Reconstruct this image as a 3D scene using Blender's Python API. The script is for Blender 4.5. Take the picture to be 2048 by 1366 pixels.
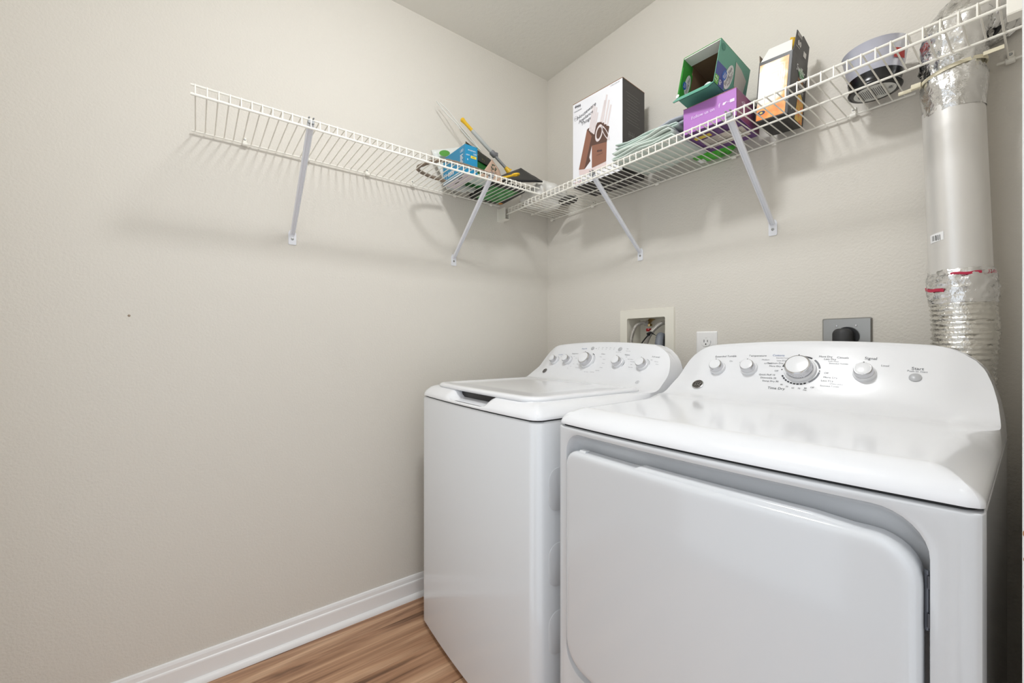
import bpy, math, random
from mathutils import Vector, Matrix, noise

for o in list(bpy.data.objects):
    bpy.data.objects.remove(o, do_unlink=True)
S = bpy.context.scene
COL = S.collection
random.seed(7)
PI = math.pi
R = math.radians

# ------------------------------------------------------------------ camera
CAM = Vector((1.6267, -1.4762, 1.053))
cd = bpy.data.cameras.new('camera')
cd.sensor_width = 36.0
cd.lens = 830.0 / 2048.0 * 36.0
cd.shift_y = 5.0 / 2048.0
cd.clip_start = 0.01
cam = bpy.data.objects.new('camera', cd)
COL.objects.link(cam)
cam.location = CAM
cam.rotation_euler = (R(90), 0, R(52.7))
S.camera = cam

# ------------------------------------------------------------------ world / exposure
W = bpy.data.worlds.new('world')
S.world = W
W.use_nodes = True
W.node_tree.nodes['Background'].inputs[0].default_value = (0.90, 0.95, 1.0, 1)
W.node_tree.nodes['Background'].inputs[1].default_value = 1.0
LAMP_POWER = 13.6
LAMP_POS = (1.02, -1.06)
S.view_settings.view_transform = 'Standard'
S.view_settings.look = 'None'
S.view_settings.exposure = 0.30
S.view_settings.gamma = 1.0
S.view_settings.use_curve_mapping = False

# ------------------------------------------------------------------ materials
def srgb(c):
    return tuple(((v / 255.0) / 12.92 if v / 255.0 <= 0.04045 else ((v / 255.0 + 0.055) / 1.055) ** 2.4) for v in c)

MATS = {}
def mat(name, rgb, rough=0.5, metal=0.0, bump=None, coat=0.0, trans=0.0, alpha=1.0, spec=0.5, var=None, emit=0.0):
    """procedural principled material; rgb in 0..255; bump=(scale,strength,detail[,stretch])"""
    if name in MATS:
        return MATS[name]
    m = bpy.data.materials.new(name)
    m.use_nodes = True
    nt = m.node_tree
    b = nt.nodes['Principled BSDF']
    col = srgb(rgb)
    b.inputs['Base Color'].default_value = (*col, 1)
    b.inputs['Roughness'].default_value = rough
    b.inputs['Metallic'].default_value = metal
    b.inputs['Specular IOR Level'].default_value = spec
    b.inputs['Coat Weight'].default_value = coat
    b.inputs['Coat Roughness'].default_value = 0.08
    b.inputs['Transmission Weight'].default_value = trans
    b.inputs['Alpha'].default_value = alpha
    if emit:
        b.inputs['Emission Color'].default_value = (0.965, 0.985, 1.0, 1)
        b.inputs['Emission Strength'].default_value = emit
    if bump or var:
        tc = nt.nodes.new('ShaderNodeTexCoord')
    if bump:
        n = nt.nodes.new('ShaderNodeTexNoise')
        n.inputs['Scale'].default_value = bump[0]
        n.inputs['Detail'].default_value = bump[2]
        if len(bump) > 3:
            mp = nt.nodes.new('ShaderNodeMapping')
            mp.inputs['Scale'].default_value = bump[3]
            nt.links.new(tc.outputs['Object'], mp.inputs[0])
            nt.links.new(mp.outputs[0], n.inputs['Vector'])
        else:
            nt.links.new(tc.outputs['Object'], n.inputs['Vector'])
        bp = nt.nodes.new('ShaderNodeBump')
        bp.inputs['Strength'].default_value = bump[1]
        bp.inputs['Distance'].default_value = 0.004
        nt.links.new(n.outputs['Fac'], bp.inputs['Height'])
        nt.links.new(bp.outputs['Normal'], b.inputs['Normal'])
    if var:                                   # (scale, second rgb, lo, hi)
        n = nt.nodes.new('ShaderNodeTexNoise')
        n.inputs['Scale'].default_value = var[0]
        n.inputs['Detail'].default_value = 4
        nt.links.new(tc.outputs['Object'], n.inputs['Vector'])
        cr = nt.nodes.new('ShaderNodeValToRGB')
        cr.color_ramp.elements[0].position = var[2]
        cr.color_ramp.elements[1].position = var[3]
        cr.color_ramp.elements[0].color = (*col, 1)
        cr.color_ramp.elements[1].color = (*srgb(var[1]), 1)
        nt.links.new(n.outputs['Fac'], cr.inputs[0])
        nt.links.new(cr.outputs[0], b.inputs['Base Color'])
    MATS[name] = m
    return m

def wood_mat():
    m = bpy.data.materials.new('laminate_oak')
    m.use_nodes = True
    nt = m.node_tree; L = nt.links.new
    b = nt.nodes['Principled BSDF']
    tc = nt.nodes.new('ShaderNodeTexCoord')
    oi = nt.nodes.new('ShaderNodeObjectInfo')
    ad = nt.nodes.new('ShaderNodeVectorMath'); ad.operation = 'ADD'
    sc = nt.nodes.new('ShaderNodeVectorMath'); sc.operation = 'SCALE'
    cv = nt.nodes.new('ShaderNodeCombineXYZ')
    L(oi.outputs['Random'], cv.inputs[0]); L(oi.outputs['Random'], cv.inputs[1]); L(oi.outputs['Random'], cv.inputs[2])
    L(cv.outputs[0], sc.inputs[0]); sc.inputs['Scale'].default_value = 37.0
    L(tc.outputs['Object'], ad.inputs[0]); L(sc.outputs[0], ad.inputs[1])
    mp = nt.nodes.new('ShaderNodeMapping'); mp.inputs['Scale'].default_value = (13, 1.5, 1)
    L(ad.outputs[0], mp.inputs[0])
    n1 = nt.nodes.new('ShaderNodeTexNoise'); n1.inputs['Scale'].default_value = 1.0; n1.inputs['Detail'].default_value = 5; n1.inputs['Distortion'].default_value = 1.5
    L(mp.outputs[0], n1.inputs['Vector'])
    mp2 = nt.nodes.new('ShaderNodeMapping'); mp2.inputs['Scale'].default_value = (130, 5, 1)
    L(ad.outputs[0], mp2.inputs[0])
    n2 = nt.nodes.new('ShaderNodeTexNoise'); n2.inputs['Scale'].default_value = 1.0; n2.inputs['Detail'].default_value = 3
    L(mp2.outputs[0], n2.inputs['Vector'])
    cr = nt.nodes.new('ShaderNodeValToRGB')
    e = cr.color_ramp.elements
    e[0].position = 0.33; e[0].color = (*srgb((112, 80, 58)), 1)
    e[1].position = 0.66; e[1].color = (*srgb((214, 176, 143)), 1)
    k = e.new(0.42); k.color = (*srgb((172, 130, 99)), 1)
    k = e.new(0.54); k.color = (*srgb((197, 156, 123)), 1)
    L(n1.outputs['Fac'], cr.inputs[0])
    mx = nt.nodes.new('ShaderNodeMixRGB'); mx.blend_type = 'MULTIPLY'; mx.inputs[0].default_value = 0.55
    cr2 = nt.nodes.new('ShaderNodeValToRGB'); cr2.color_ramp.elements[0].position = 0.3; cr2.color_ramp.elements[0].color = (0.45, 0.4, 0.36, 1); cr2.color_ramp.elements[1].position = 0.6
    L(n2.outputs['Fac'], cr2.inputs[0]); L(cr.outputs[0], mx.inputs[1]); L(cr2.outputs[0], mx.inputs[2])
    L(mx.outputs[0], b.inputs['Base Color'])
    b.inputs['Roughness'].default_value = 0.42
    return m

M_WALL = mat('greige_wall_paint', (218, 213, 204), 0.72, bump=(150, 0.32, 2.5))
M_CEIL = mat('ceiling_paint', (232, 229, 221), 0.9, bump=(60, 0.35, 4))
M_TRIM = mat('white_trim_paint', (240, 239, 238), 0.32)
M_WOOD = wood_mat()
M_ENAMEL = mat('white_enamel', (236, 237, 240), 0.16, coat=0.3)
M_PANELW = mat('white_painted_steel', (219, 221, 224), 0.13, coat=0.35)
M_WIRE = mat('white_vinyl_coated_wire', (238, 235, 226), 0.38)
M_BRKT = mat('white_bracket_steel', (232, 233, 238), 0.32)
M_BLACK = mat('black_plastic', (16, 16, 18), 0.4)
M_DARKGAP = mat('dark_seam', (40, 40, 42), 0.7)
M_CHROME = mat('chrome', (205, 205, 208), 0.14, 1.0)
M_STEEL = mat('brushed_steel', (160, 160, 158), 0.35, 0.9)
M_INK = mat('grey_print_ink', (74, 76, 82), 0.6)
M_INKD = mat('dark_print_ink', (48, 48, 54), 0.6)
M_INKL = mat('pale_print_ink', (128, 130, 136), 0.6)
M_INKB = mat('blue_print_ink', (84, 110, 160), 0.6)
M_WHITE = mat('white_print', (240, 240, 240), 0.5)
M_FOIL = mat('crinkled_foil', (226, 226, 226), 0.16, 1.0, bump=(70, 0.9, 4))
M_FOILSM = mat('smooth_foil', (226, 224, 221), 0.38, 0.55, bump=(9, 0.15, 2))
M_FLEX = mat('flexible_foil', (222, 220, 214), 0.2, 1.0, bump=(160, 0.5, 3))

# ------------------------------------------------------------------ mesh builder
class MB:
    def __init__(s):
        s.v = []; s.f = []
    def add(s, vs, fs, M=None):
        b = len(s.v)
        s.v += [tuple(M @ Vector(p)) if M is not None else tuple(p) for p in vs]
        s.f += [tuple(i + b for i in f) for f in fs]
        return s
    def box(s, x0, x1, y0, y1, z0, z1, M=None):
        return s.add([(x0, y0, z0), (x1, y0, z0), (x1, y1, z0), (x0, y1, z0), (x0, y0, z1), (x1, y0, z1), (x1, y1, z1), (x0, y1, z1)],
                     [(3, 2, 1, 0), (4, 5, 6, 7), (0, 1, 5, 4), (1, 2, 6, 5), (2, 3, 7, 6), (3, 0, 4, 7)], M)
    def loft(s, loops, cap0=True, cap1=True, closed=True, M=None):
        n = len(loops[0]); vs = [p for l in loops for p in l]; fs = []
        for i in range(len(loops) - 1):
            for j in range(n if closed else n - 1):
                k = (j + 1) % n
                fs.append((i * n + j, i * n + k, (i + 1) * n + k, (i + 1) * n + j))
        if cap0: fs.append(tuple(range(n - 1, -1, -1)))
        if cap1: fs.append(tuple((len(loops) - 1) * n + j for j in range(n)))
        return s.add(vs, fs, M)
    def tube(s, path, r, n=8, closed=False, caps=True, M=None, flat=1.0):
        P = [Vector(p) for p in path]; N = len(P); loops = []
        up = Vector((0, 0, 1)); prev = None
        for i in range(N):
            if closed: t = P[(i + 1) % N] - P[i - 1]
            else: t = P[min(i + 1, N - 1)] - P[max(i - 1, 0)]
            t.normalize()
            if prev is None:
                a = t.cross(up)
                if a.length < 1e-3: a = t.cross(Vector((1, 0, 0)))
            else:
                a = prev - t * prev.dot(t)
            a.normalize(); prev = a
            b = t.cross(a)
            rr = r(i / max(1, N - 1)) if callable(r) else r
            loops.append([tuple(P[i] + a * (rr * math.cos(2 * PI * j / n)) + b * (rr * flat * math.sin(2 * PI * j / n))) for j in range(n)])
        if closed: loops.append(loops[0]); caps = False
        return s.loft([l[::-1] for l in loops], caps, caps, True, M)
    def lathe(s, prof, n=24, M=None):
        vs = []; fs = []; k = len(prof)
        for j in range(n):
            a = 2 * PI * j / n
            vs += [(r * math.cos(a), r * math.sin(a), z) for r, z in prof]
        for j in range(n):
            q = (j + 1) % n
            for i in range(k - 1):
                fs.append((j * k + i, q * k + i, q * k + i + 1, j * k + i + 1))
        fs.append(tuple(j * k for j in range(n - 1, -1, -1)))
        fs.append(tuple(j * k + k - 1 for j in range(n)))
        return s.add(vs, fs, M)
    def poly(s, pts, M=None, z=0.0):
        return s.add([(p[0], p[1], z) for p in pts], [tuple(range(len(pts)))], M)
    def rect(s, x0, x1, y0, y1, M=None, z=0.0):
        return s.poly([(x0, y0), (x1, y0), (x1, y1), (x0, y1)], M, z)
    def ell(s, cx, cy, a, b, M=None, z=0.0, n=28, rot=0.0):
        c, q = math.cos(rot), math.sin(rot)
        return s.poly([(cx + a * math.cos(t) * c - b * math.sin(t) * q, cy + a * math.cos(t) * q + b * math.sin(t) * c) for t in [2 * PI * i / n for i in range(n)]], M, z)
    def ring(s, cx, cy, r0, r1, a0=0, a1=2 * PI, M=None, z=0.0, n=32):
        vs = []; fs = []
        for i in range(n + 1):
            t = a0 + (a1 - a0) * i / n
            vs += [(cx + r0 * math.cos(t), cy + r0 * math.sin(t), z), (cx + r1 * math.cos(t), cy + r1 * math.sin(t), z)]
        fs = [(2 * i, 2 * i + 1, 2 * i + 3, 2 * i + 2) for i in range(n)]
        return s.add(vs, fs, M)
    def grid(s, rows, M=None, closed=False):
        n = len(rows[0]); vs = [p for r_ in rows for p in r_]; fs = []
        for i in range(len(rows) - 1):
            for j in range(n - 1):
                fs.append((i * n + j, i * n + j + 1, (i + 1) * n + j + 1, (i + 1) * n + j))
        return s.add(vs, fs, M)
    def mesh(s, name, smooth=True, angle=35):
        me = bpy.data.meshes.new(name)
        me.from_pydata(s.v, [], s.f)
        me.update()
        if smooth:
            me.polygons.foreach_set('use_smooth', [True] * len(me.polygons))
            me.set_sharp_from_angle(angle=R(angle))
        return me
    def build(s, name, material, parent=None, smooth=True, angle=35, bevel=0.0, loc=None, label=None, seg=2):
        o = bpy.data.objects.new(name, s.mesh(name, smooth, angle))
        COL.objects.link(o)
        o.data.materials.append(material)
        if parent is not None: o.parent = parent
        if loc is not None: o.location = loc
        if bevel:
            b = o.modifiers.new('bevel', 'BEVEL'); b.width = bevel; b.segments = seg; b.limit_method = 'ANGLE'; b.angle_limit = R(40)
        if label: o['label'] = label
        return o

class TB(MB):
    """print made of words and marks: every word or mark becomes a part of its own; hairline rules stay joined"""
    def __init__(s):
        MB.__init__(s); s.ch = []; s.small = MB()
    def add(s, vs, fs, M=None):
        m_ = MB(); m_.add(vs, fs, M); s.ch.append(m_); return s
    def rect(s, *a, **k):
        s.small.rect(*a, **k); return s
    def build(s, name, material, parent=None, **k):
        for c in s.ch: c.build(name, material, parent, **k)
        if s.small.v:
            o = s.small.build('fine_print', material, parent, **k); o['kind'] = 'stuff'

def thing(name, label, cat, loc=(0, 0, 0), rot=(0, 0, 0), group=None):
    o = bpy.data.objects.new(name, None)
    COL.objects.link(o)
    o.empty_display_size = 0.05
    o.location = loc; o.rotation_euler = rot
    o['label'] = label; o['category'] = cat
    if group: o['group'] = group
    return o
def tag(o, label, cat, group=None):
    o['label'] = label; o['category'] = cat
    if group: o['group'] = group
    return o
def structure(o, label=None):
    o['kind'] = 'structure'
    if label: o['label'] = label
    return o
def share(src, name, parent, loc=(0, 0, 0), rot=None):
    o = src.copy(); o.name = name; COL.objects.link(o); o.parent = parent; o.location = loc
    if rot is not None: o.rotation_euler = rot
    return o
def frame(o, x, y):
    x = Vector(x).normalized(); y = Vector(y); y = (y - x * y.dot(x)).normalized(); z = x.cross(y)
    M = Matrix.Identity(4)
    for i in range(3):
        M[i][0] = x[i]; M[i][1] = y[i]; M[i][2] = z[i]; M[i][3] = o[i]
    return M
def text(mb, body, size, M, x=0, y=0, z=0.0, align='CENTER', shear=0.0, rot=0.0, sx=1.0):
    c = bpy.data.curves.new('t', 'FONT'); c.body = body; c.size = size; c.align_x = align; c.align_y = 'CENTER'; c.shear = shear
    c.resolution_u = 2
    o = bpy.data.objects.new('t', c); COL.objects.link(o)
    bpy.context.view_layer.update()
    me = bpy.data.meshes.new_from_object(o.evaluated_get(bpy.context.evaluated_depsgraph_get()))
    T = M @ Matrix.Translation((x, y, z)) @ Matrix.Rotation(rot, 4, 'Z') @ Matrix.Diagonal((sx, 1, 1, 1))
    mb.add([v.co[:] for v in me.vertices], [tuple(p.vertices) for p in me.polygons], T)
    bpy.data.objects.remove(o); bpy.data.curves.remove(c); bpy.data.meshes.remove(me)
def smooth01(t):
    t = max(0.0, min(1.0, t)); return t * t * (3 - 2 * t)
def lerp(a, b, t): return a + (b - a) * t
def spline(pts, n):
    P = [Vector(p) for p in pts]; out = []
    for i in range(len(P) - 1):
        p0 = P[max(i - 1, 0)]; p1 = P[i]; p2 = P[i + 1]; p3 = P[min(i + 2, len(P) - 1)]
        for k in range(n):
            t = k / n
            out.append(0.5 * ((2 * p1) + (p2 - p0) * t + (2 * p0 - 5 * p1 + 4 * p2 - p3) * t * t + (3 * p1 - p0 - 3 * p2 + p3) * t ** 3))
    out.append(P[-1]); return out
def rrect(x0, x1, y0, y1, r, nc=8, ns=6):
    """rounded rectangle, fixed point count; r may be one radius or four (bl, br, tr, tl)"""
    if not isinstance(r, (tuple, list)): r = (r,) * 4
    cs = [((x0 + r[0], y0 + r[0]), 180, r[0]), ((x1 - r[1], y0 + r[1]), 270, r[1]), ((x1 - r[2], y1 - r[2]), 0, r[2]), ((x0 + r[3], y1 - r[3]), 90, r[3])]
    pts = []
    for i, (c, a, q) in enumerate(cs):
        for k in range(nc + 1):
            t = R(a + 90 * k / nc); pts.append((c[0] + q * math.cos(t), c[1] + q * math.sin(t)))
        c2, a2, q2 = cs[(i + 1) % 4]
        e = (c2[0] + q2 * math.cos(R(a2)), c2[1] + q2 * math.sin(R(a2))); b = pts[-1]
        for k in range(1, ns):
            pts.append((lerp(b[0], e[0], k / ns), lerp(b[1], e[1], k / ns)))
    return pts

# ================================================================== room shell
H = 2.44; RX = 1.62; FY = -2.06; DOOR0 = -0.80; DOOR1 = -1.72; DH = 2.06
o = MB().box(-0.1, 0, FY - 0.1, 0.1, 0, H).build('wall_left', M_WALL, smooth=False); structure(o)
nick = MB().lathe([(0.0001, 0.0), (0.0035, 0.0), (0.002, 0.0012), (0.0001, 0.0014)], 8, frame((0, -1.63, 1.135), (0, 1, 0), (0, 0, 1))).build('nail_pop', mat('nick', (150, 135, 118), 0.8), o)
BX0, BX1, BZ0, BZ1 = 0.505, 0.695, 0.985, 1.165        # washer outlet box opening
m = MB()
m.box(0, BX0, 0, 0.1, 0, H).box(BX1, 1.9, 0, 0.1, 0, H).box(BX0, BX1, 0, 0.1, 0, BZ0).box(BX0, BX1, 0, 0.1, BZ1, H)
WALLB = structure(m.build('wall_back', M_WALL, smooth=False))
structure(MB().box(0, 0.50, FY - 0.1, FY, 0, H).box(1.36, 1.9, FY - 0.1, FY, 0, H).box(0.50, 1.36, FY - 0.1, FY, DH, H).build('wall_front', M_WALL, smooth=False))
m = MB().box(RX, RX + 0.12, DOOR0, 0, 0, H).box(RX, RX + 0.12, FY, DOOR1, 0, H).box(RX, RX + 0.12, DOOR1, DOOR0, DH, H)
structure(m.build('wall_right', M_WALL, smooth=False))
structure(MB().box(-0.1, 1.9, FY - 0.1, 0.1, H, H + 0.1).build('ceiling', M_CEIL, smooth=False))
FLOOR = structure(MB().box(-0.1, 1.9, FY - 0.1, 0.1, -0.08, -0.006).build('floor', mat('underlay', (70, 52, 40), 0.9), smooth=False))
# laminate planks run along the side wall
pw, pl = 0.190, 1.0
pm = MB().box(0.0003, pw - 0.0003, 0.0003, pl - 0.0003, -0.006, 0.0).build('plank', M_WOOD, FLOOR, smooth=False, bevel=0.0006)
for i in range(10):
    joint = -0.62 + 0.5 * ((i * 0.37) % 1.0)
    for j, (y0, y1) in enumerate(((FY, joint), (joint, 0.0))):
        q = pm if i == 0 and j == 0 else share(pm, 'plank', FLOOR)
        q.location = (-0.08 + i * pw, y0, 0); q.scale = (1, (y1 - y0) / pl, 1)
# baseboards: moulded board plus shoe moulding
def baseboard(name, a, b, nrm):
    prof = [(0, 0), (0.0125, 0), (0.0125, 0.064), (0.0115, 0.068), (0.0085, 0.0705), (0.0078, 0.083), (0.0055, 0.090), (0, 0.092)]
    shoe = [(0.0125, 0), (0.026, 0), (0.0255, 0.006), (0.0225, 0.013), (0.0175, 0.018), (0.0125, 0.0195)]
    n = Vector(nrm)
    def ext(pr):
        return MB().loft([[tuple(Vector(p) + n * u + Vector((0, 0, v))) for u, v in pr] for p in (a, b)])
    o = ext(prof).build(name, M_TRIM, smooth=False); structure(o)
    ext(shoe).build('shoe_moulding', M_TRIM, o, smooth=True, angle=50)
    return o
bl = baseboard('baseboard_left', (0, 0, 0), (0, FY, 0), (1, 0, 0))
MB().lathe([(0.0001, 0), (0.003, 0), (0.0001, 0.0006)], 7, frame((0.0126, -0.955, 0.016), (0, 1, 0), (0, 0, 1))).build('paint_chip', mat('chip', (60, 52, 46), 0.8), bl)
baseboard('baseboard_back', (0.03, 0, 0), (RX, 0, 0), (0, -1, 0))
# door casing at the opening the camera looks through
m = MB().box(RX - 0.0145, RX, DOOR0 - 0.012, DOOR0 + 0.055, 0, DH + 0.05).box(RX - 0.004, RX + 0.124, DOOR0 - 0.016, DOOR0, 0, DH)
tr = structure(m.build('trim_1', M_TRIM, smooth=False, bevel=0.0015))
mc = mat('bare_wood_chip', (176, 132, 96), 0.8)
for zc, w, h in ((0.862, 0.0025, 0.004), (0.836, 0.002, 0.003), (0.808, 0.0016, 0.0022)):
    MB().ell(0, 0, w, h, frame((RX - 0.0118, DOOR0 - 0.0124, zc), (1, 0, 0), (0, 0, 1)), n=9).build('paint_chip', mc, tr, smooth=False)
m = MB().box(RX - 0.0145, RX, DOOR1 - 0.055, DOOR1 + 0.012, 0, DH + 0.05).box(RX - 0.004, RX + 0.124, DOOR1, DOOR1 + 0.016, 0, DH)
structure(m.build('trim_2', M_TRIM, smooth=False, bevel=0.0015))
structure(MB().box(RX - 0.0145, RX, DOOR1 - 0.06, DOOR0 + 0.055, DH - 0.005, DH + 0.055).build('trim_3', M_TRIM, smooth=False, bevel=0.0015))

# ceiling lamp (out of view) that lights the room
lamp = thing('ceiling_lamp', 'round flush ceiling lamp with a lit glass dome above the middle of the room', 'lamp', (LAMP_POS[0], LAMP_POS[1], H))
MB().lathe([(0.0001, 0), (0.108, 0), (0.112, -0.02), (0.108, -0.03), (0.099, -0.032), (0.0001, -0.03)], 32).build('lamp_rim', M_TRIM, lamp)
r = 0.095; hd = 0.062
prof = [(0.0001, -0.032 - hd)] + [(r * math.sin(PI / 2 * k / 9), -0.032 - hd * math.cos(PI / 2 * k / 9)) for k in range(1, 10)] + [(0.0001, -0.0322)]
MB().lathe(prof, 32).build('glass_dome', mat('lit_glass', (255, 246, 235), 0.4, emit=LAMP_POWER / (PI * (r * r + hd * hd)) / PI), lamp)

# ================================================================== washer and dryer
HW = 0.343; ZB = 0.862; ZT = 0.900; YO = -0.46
FASC = [(-0.345, 0.900), (-0.312, 0.9035), (-0.286, 0.917), (-0.266, 0.940), (-0.235, 0.985), (-0.205, 1.030), (-0.190, 1.052), (-0.181, 1.0595)]
WT = [(0.862, 0.343), (0.90, 0.3405), (0.94, 0.335), (0.98, 0.326), (1.01, 0.316), (1.03, 0.303), (1.045, 0.286), (1.055, 0.266), (1.0615, 0.238)]
def wz(z):
    for (a, b), (c, d) in zip(WT, WT[1:]):
        if z <= c: return lerp(b, d, (z - a) / (c - a)) if z > a else b
    return WT[-1][1]
def inset(z):
    t = max(0.0, min(1.0, (z - ZB - 0.004) / (ZT - ZB - 0.004)))
    return 0.047 * (1 - (1 - t ** 1.45) ** (1 / 1.45))
def ztop(u): return 1.0612 - 0.0115 * (u / 0.25) ** 2
def fas_y(z):
    for (a, b), (c, d) in zip(FASC, FASC[1:]):
        if z <= d: return lerp(a, c, (z - b) / (d - b))
    return FASC[-1][0]
def fas(u, z):
    """point on the curved console fascia (machine-local)"""
    zz = ZT + (z - ZT) * (ztop(u) - ZT) / (1.0612 - ZT)
    return Vector((u, fas_y(z) + 0.022 * smooth01((abs(u) - 0.25) / 0.09) * smooth01((z - 0.915) / 0.05) - YO, zz))
def fas_frame(u, z, off=0.0):
    p = fas(u, z); M = frame(p, fas(u + 0.004, z) - fas(u - 0.004, z), fas(u, z + 0.004) - fas(u, z - 0.004))
    return M @ Matrix.Translation((0, 0, off))

def machine_top(root, yf, bow, notch, rc=0.03):
    rows = [(yf, ZB), (yf, ZB + 0.004)]
    for k in range(1, 9):
        z = lerp(ZB + 0.004, ZT, math.sin(PI / 2 * k / 8)); rows.append((yf + inset(z), z))
    y = yf + 0.056
    while y < -0.36: rows.append((y, ZT)); y += 0.012 if y < yf + 0.1 else 0.035
    cv = spline([(a, b, 0) for a, b in FASC], 5)
    rows += [(p.x, p.y) for p in cv]
    rows += [(-0.176, 1.0610), (-0.165, 1.0612), (-0.150, 1.060), (-0.1445, 1.055), (-0.143, 1.045), (-0.142, 0.99), (-0.142, 0.92), (-0.142, ZB)]
    G = []; NK = 9; NM = 48
    last = len(rows)
    for ri, (y, zc) in enumerate(rows):
        k = smooth01((y + 0.47) / 0.14)
        if ri >= last - 1: k = 1.0
        zt = zc if zc > ZB + 1e-6 else ZB + 1e-6
        xt = lerp(HW - inset(min(zt, ZT)), wz(zt), k)
        if y > -0.15: xt = wz(zt)
        side = []
        for q in range(NK):
            f = q / NK; z = lerp(ZB, zt, f)
            side.append((lerp(HW - inset(min(z, ZT)), wz(z), k if y < -0.15 else 1.0), z))
        line = [(-x, z) for x, z in side] + [(-xt + 2 * xt * i / NM, zt) for i in range(NM + 1)] + [(x, z) for x, z in side[::-1]]
        out = []
        for (x, z) in line:
            yy = y
            if -0.36 < y and z > ZT and y < -0.15:
                yy = y + min(0.022 * smooth01((abs(x) - 0.25) / 0.09) * smooth01((zc - 0.915) / 0.05), -0.146 - y)
            if z > ZT: z = ZT + (z - ZT) * (ztop(min(abs(x), 0.29)) - ZT) / (1.0612 - ZT)
            # rounded plan corners at the front
            cx = math.copysign(HW - rc, x); cy = yf + rc
            vx, vy = x - cx, yy - cy
            if abs(x) > HW - rc and yy < cy:
                m_ = max(abs(vx), abs(vy)); l_ = math.hypot(vx, vy)
                if l_ > 1e-9: x = cx + vx / l_ * m_; yy = cy + vy / l_ * m_
            df = yy - yf
            yy -= bow * (1 - (x / HW) ** 2) * max(0.0, 1 - df / 0.30)
            if notch and df < 0.12:
                bu = smooth01((0.125 - abs(x)) / 0.04)
                z -= (0.024 * smooth01((z - ZB - 0.006) / 0.02) * (1 - smooth01((df - 0.075) / 0.03))) * bu
                yy += 0.010 * bu * smooth01((z - ZB - 0.004) / 0.01) * (1 if df < 0.05 else 0)
            out.append((x, yy - YO, z))
        G.append(out)
    return MB().grid(G).build('top_and_console', M_ENAMEL, root, angle=40)

def outline(yf, bow, ins=0.0, rc=0.03, yb=-0.142):
    pts = rrect(-HW + ins, HW - ins, yf + ins, yb - ins, (rc, rc, 0.008, 0.008), 8, 14)
    return [(x, y - YO - bow * (1 - (x / HW) ** 2) * max(0.0, 1 - (y - yf) / 0.30)) for x, y in pts]

def knob(root, u, z, r, big=False):
    M = fas_frame(u, z, 0.0)
    kb = MB().lathe([(0.0001, 0), (r * 1.2, 0), (r * 1.2, 0.003), (r * 1.15, 0.0075), (r * 1.02, 0.009), (0.0001, 0.009)], 32, M).build('knob', M_ENAMEL, root)
    h = 0.024 if not big else 0.030
    MB().lathe([(0.0001, 0.009), (r * 1.03, 0.009), (r * 1.0, h - 0.006), (r * 0.93, h - 0.0012), (r * 0.86, h), (0.0001, h)], 32, M).build('chrome_band', M_CHROME, kb, label='chrome band')
    MB().lathe([(0.0001, h - 0.001), (r * 0.84, h - 0.001), (r * 0.83, h + 0.0008), (r * 0.6, h + 0.0016), (0.0001, h + 0.002)], 32, M).build('cap', M_ENAMEL, kb)
    MB().rect(-0.0012, 0.0012, r * 0.86, r * 1.0, M, h - 0.0006).build('pointer', M_INKD, kb, smooth=False)
    return kb
def button(root, u, z, r):
    return MB().lathe([(0.0001, 0), (r, 0), (r * 0.98, 0.002), (r * 0.8, 0.0032), (0.0001, 0.0036)], 24, fas_frame(u, z)).build('button', mat('grey_button', (186, 187, 190), 0.3), root)
def badge(root, u, z, r):
    M = fas_frame(u, z)
    b = MB().lathe([(0.0001, 0), (r, 0), (r, 0.0016), (r * 0.92, 0.0022), (0.0001, 0.0022)], 28, M).build('badge', M_CHROME, root, label='round chrome badge with script initials')
    MB().ell(0, 0, r * 0.84, r * 0.84, M, 0.0024).build('badge_field', mat('badge_dark', (58, 54, 52), 0.35, 0.3), b, smooth=False)
    t = TB(); text(t, 'GE', r * 1.05, M, 0, 0, 0.0027, shear=0.35)
    t.ring(0, 0, r * 0.62, r * 0.68, 0.3, 2.6, M, 0.0027).ring(0, 0, r * 0.62, r * 0.68, 3.4, 5.8, M, 0.0027)
    t.build('badge_lettering', M_CHROME, b, smooth=False)
def feet(root, yf):
    fm = MB().lathe([(0.0001, 0), (0.018, 0), (0.018, 0.008), (0.008, 0.010), (0.008, 0.03), (0.0001, 0.03)], 14).build('foot', M_BLACK, root, loc=(-0.28, yf + 0.05 - YO, 0))
    for x, y in ((0.28, yf + 0.05), (-0.28, -0.2), (0.28, -0.2)):
        share(fm, 'foot', root, (x, y - YO, 0))

# ------------------------------------------------------------------ washer
WYF = -0.803; WBOW = 0.014
washer = thing('washing_machine', 'white top-loading washing machine with closed lid in the corner by the beige side wall', 'washer', (0.517, YO, 0), (0, 0, R(-1.4)))
ol = outline(WYF, WBOW); oi = outline(WYF, WBOW, 0.004)
MB().loft([[(x, y, 0.018) for x, y in oi], [(x, y, 0.021) for x, y in ol], [(x, y, 0.852) for x, y in ol], [(x, y, 0.8575) for x, y in oi]]).build('cabinet', M_PANELW, washer, angle=50)
MB().loft([[(x, y, 0.850) for x, y in outline(WYF, WBOW, 0.007)], [(x, y, 0.866) for x, y in outline(WYF, WBOW, 0.007)]]).build('seam', M_DARKGAP, washer)
machine_top(washer, WYF, WBOW, True)
feet(washer, WYF)
def lidloop(ins, z):
    pts = rrect(-0.292 + ins, 0.292 - ins, WYF + 0.034 + ins, -0.322 - ins, tuple(max(0.008, q - ins * 0.5) for q in (0.055, 0.055, 0.02, 0.02)), 8, 14)
    return [(x, y - YO - WBOW * (1 - (x / HW) ** 2) * max(0, 1 - (y - WYF) / 0.30), z) for x, y in pts]
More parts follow.
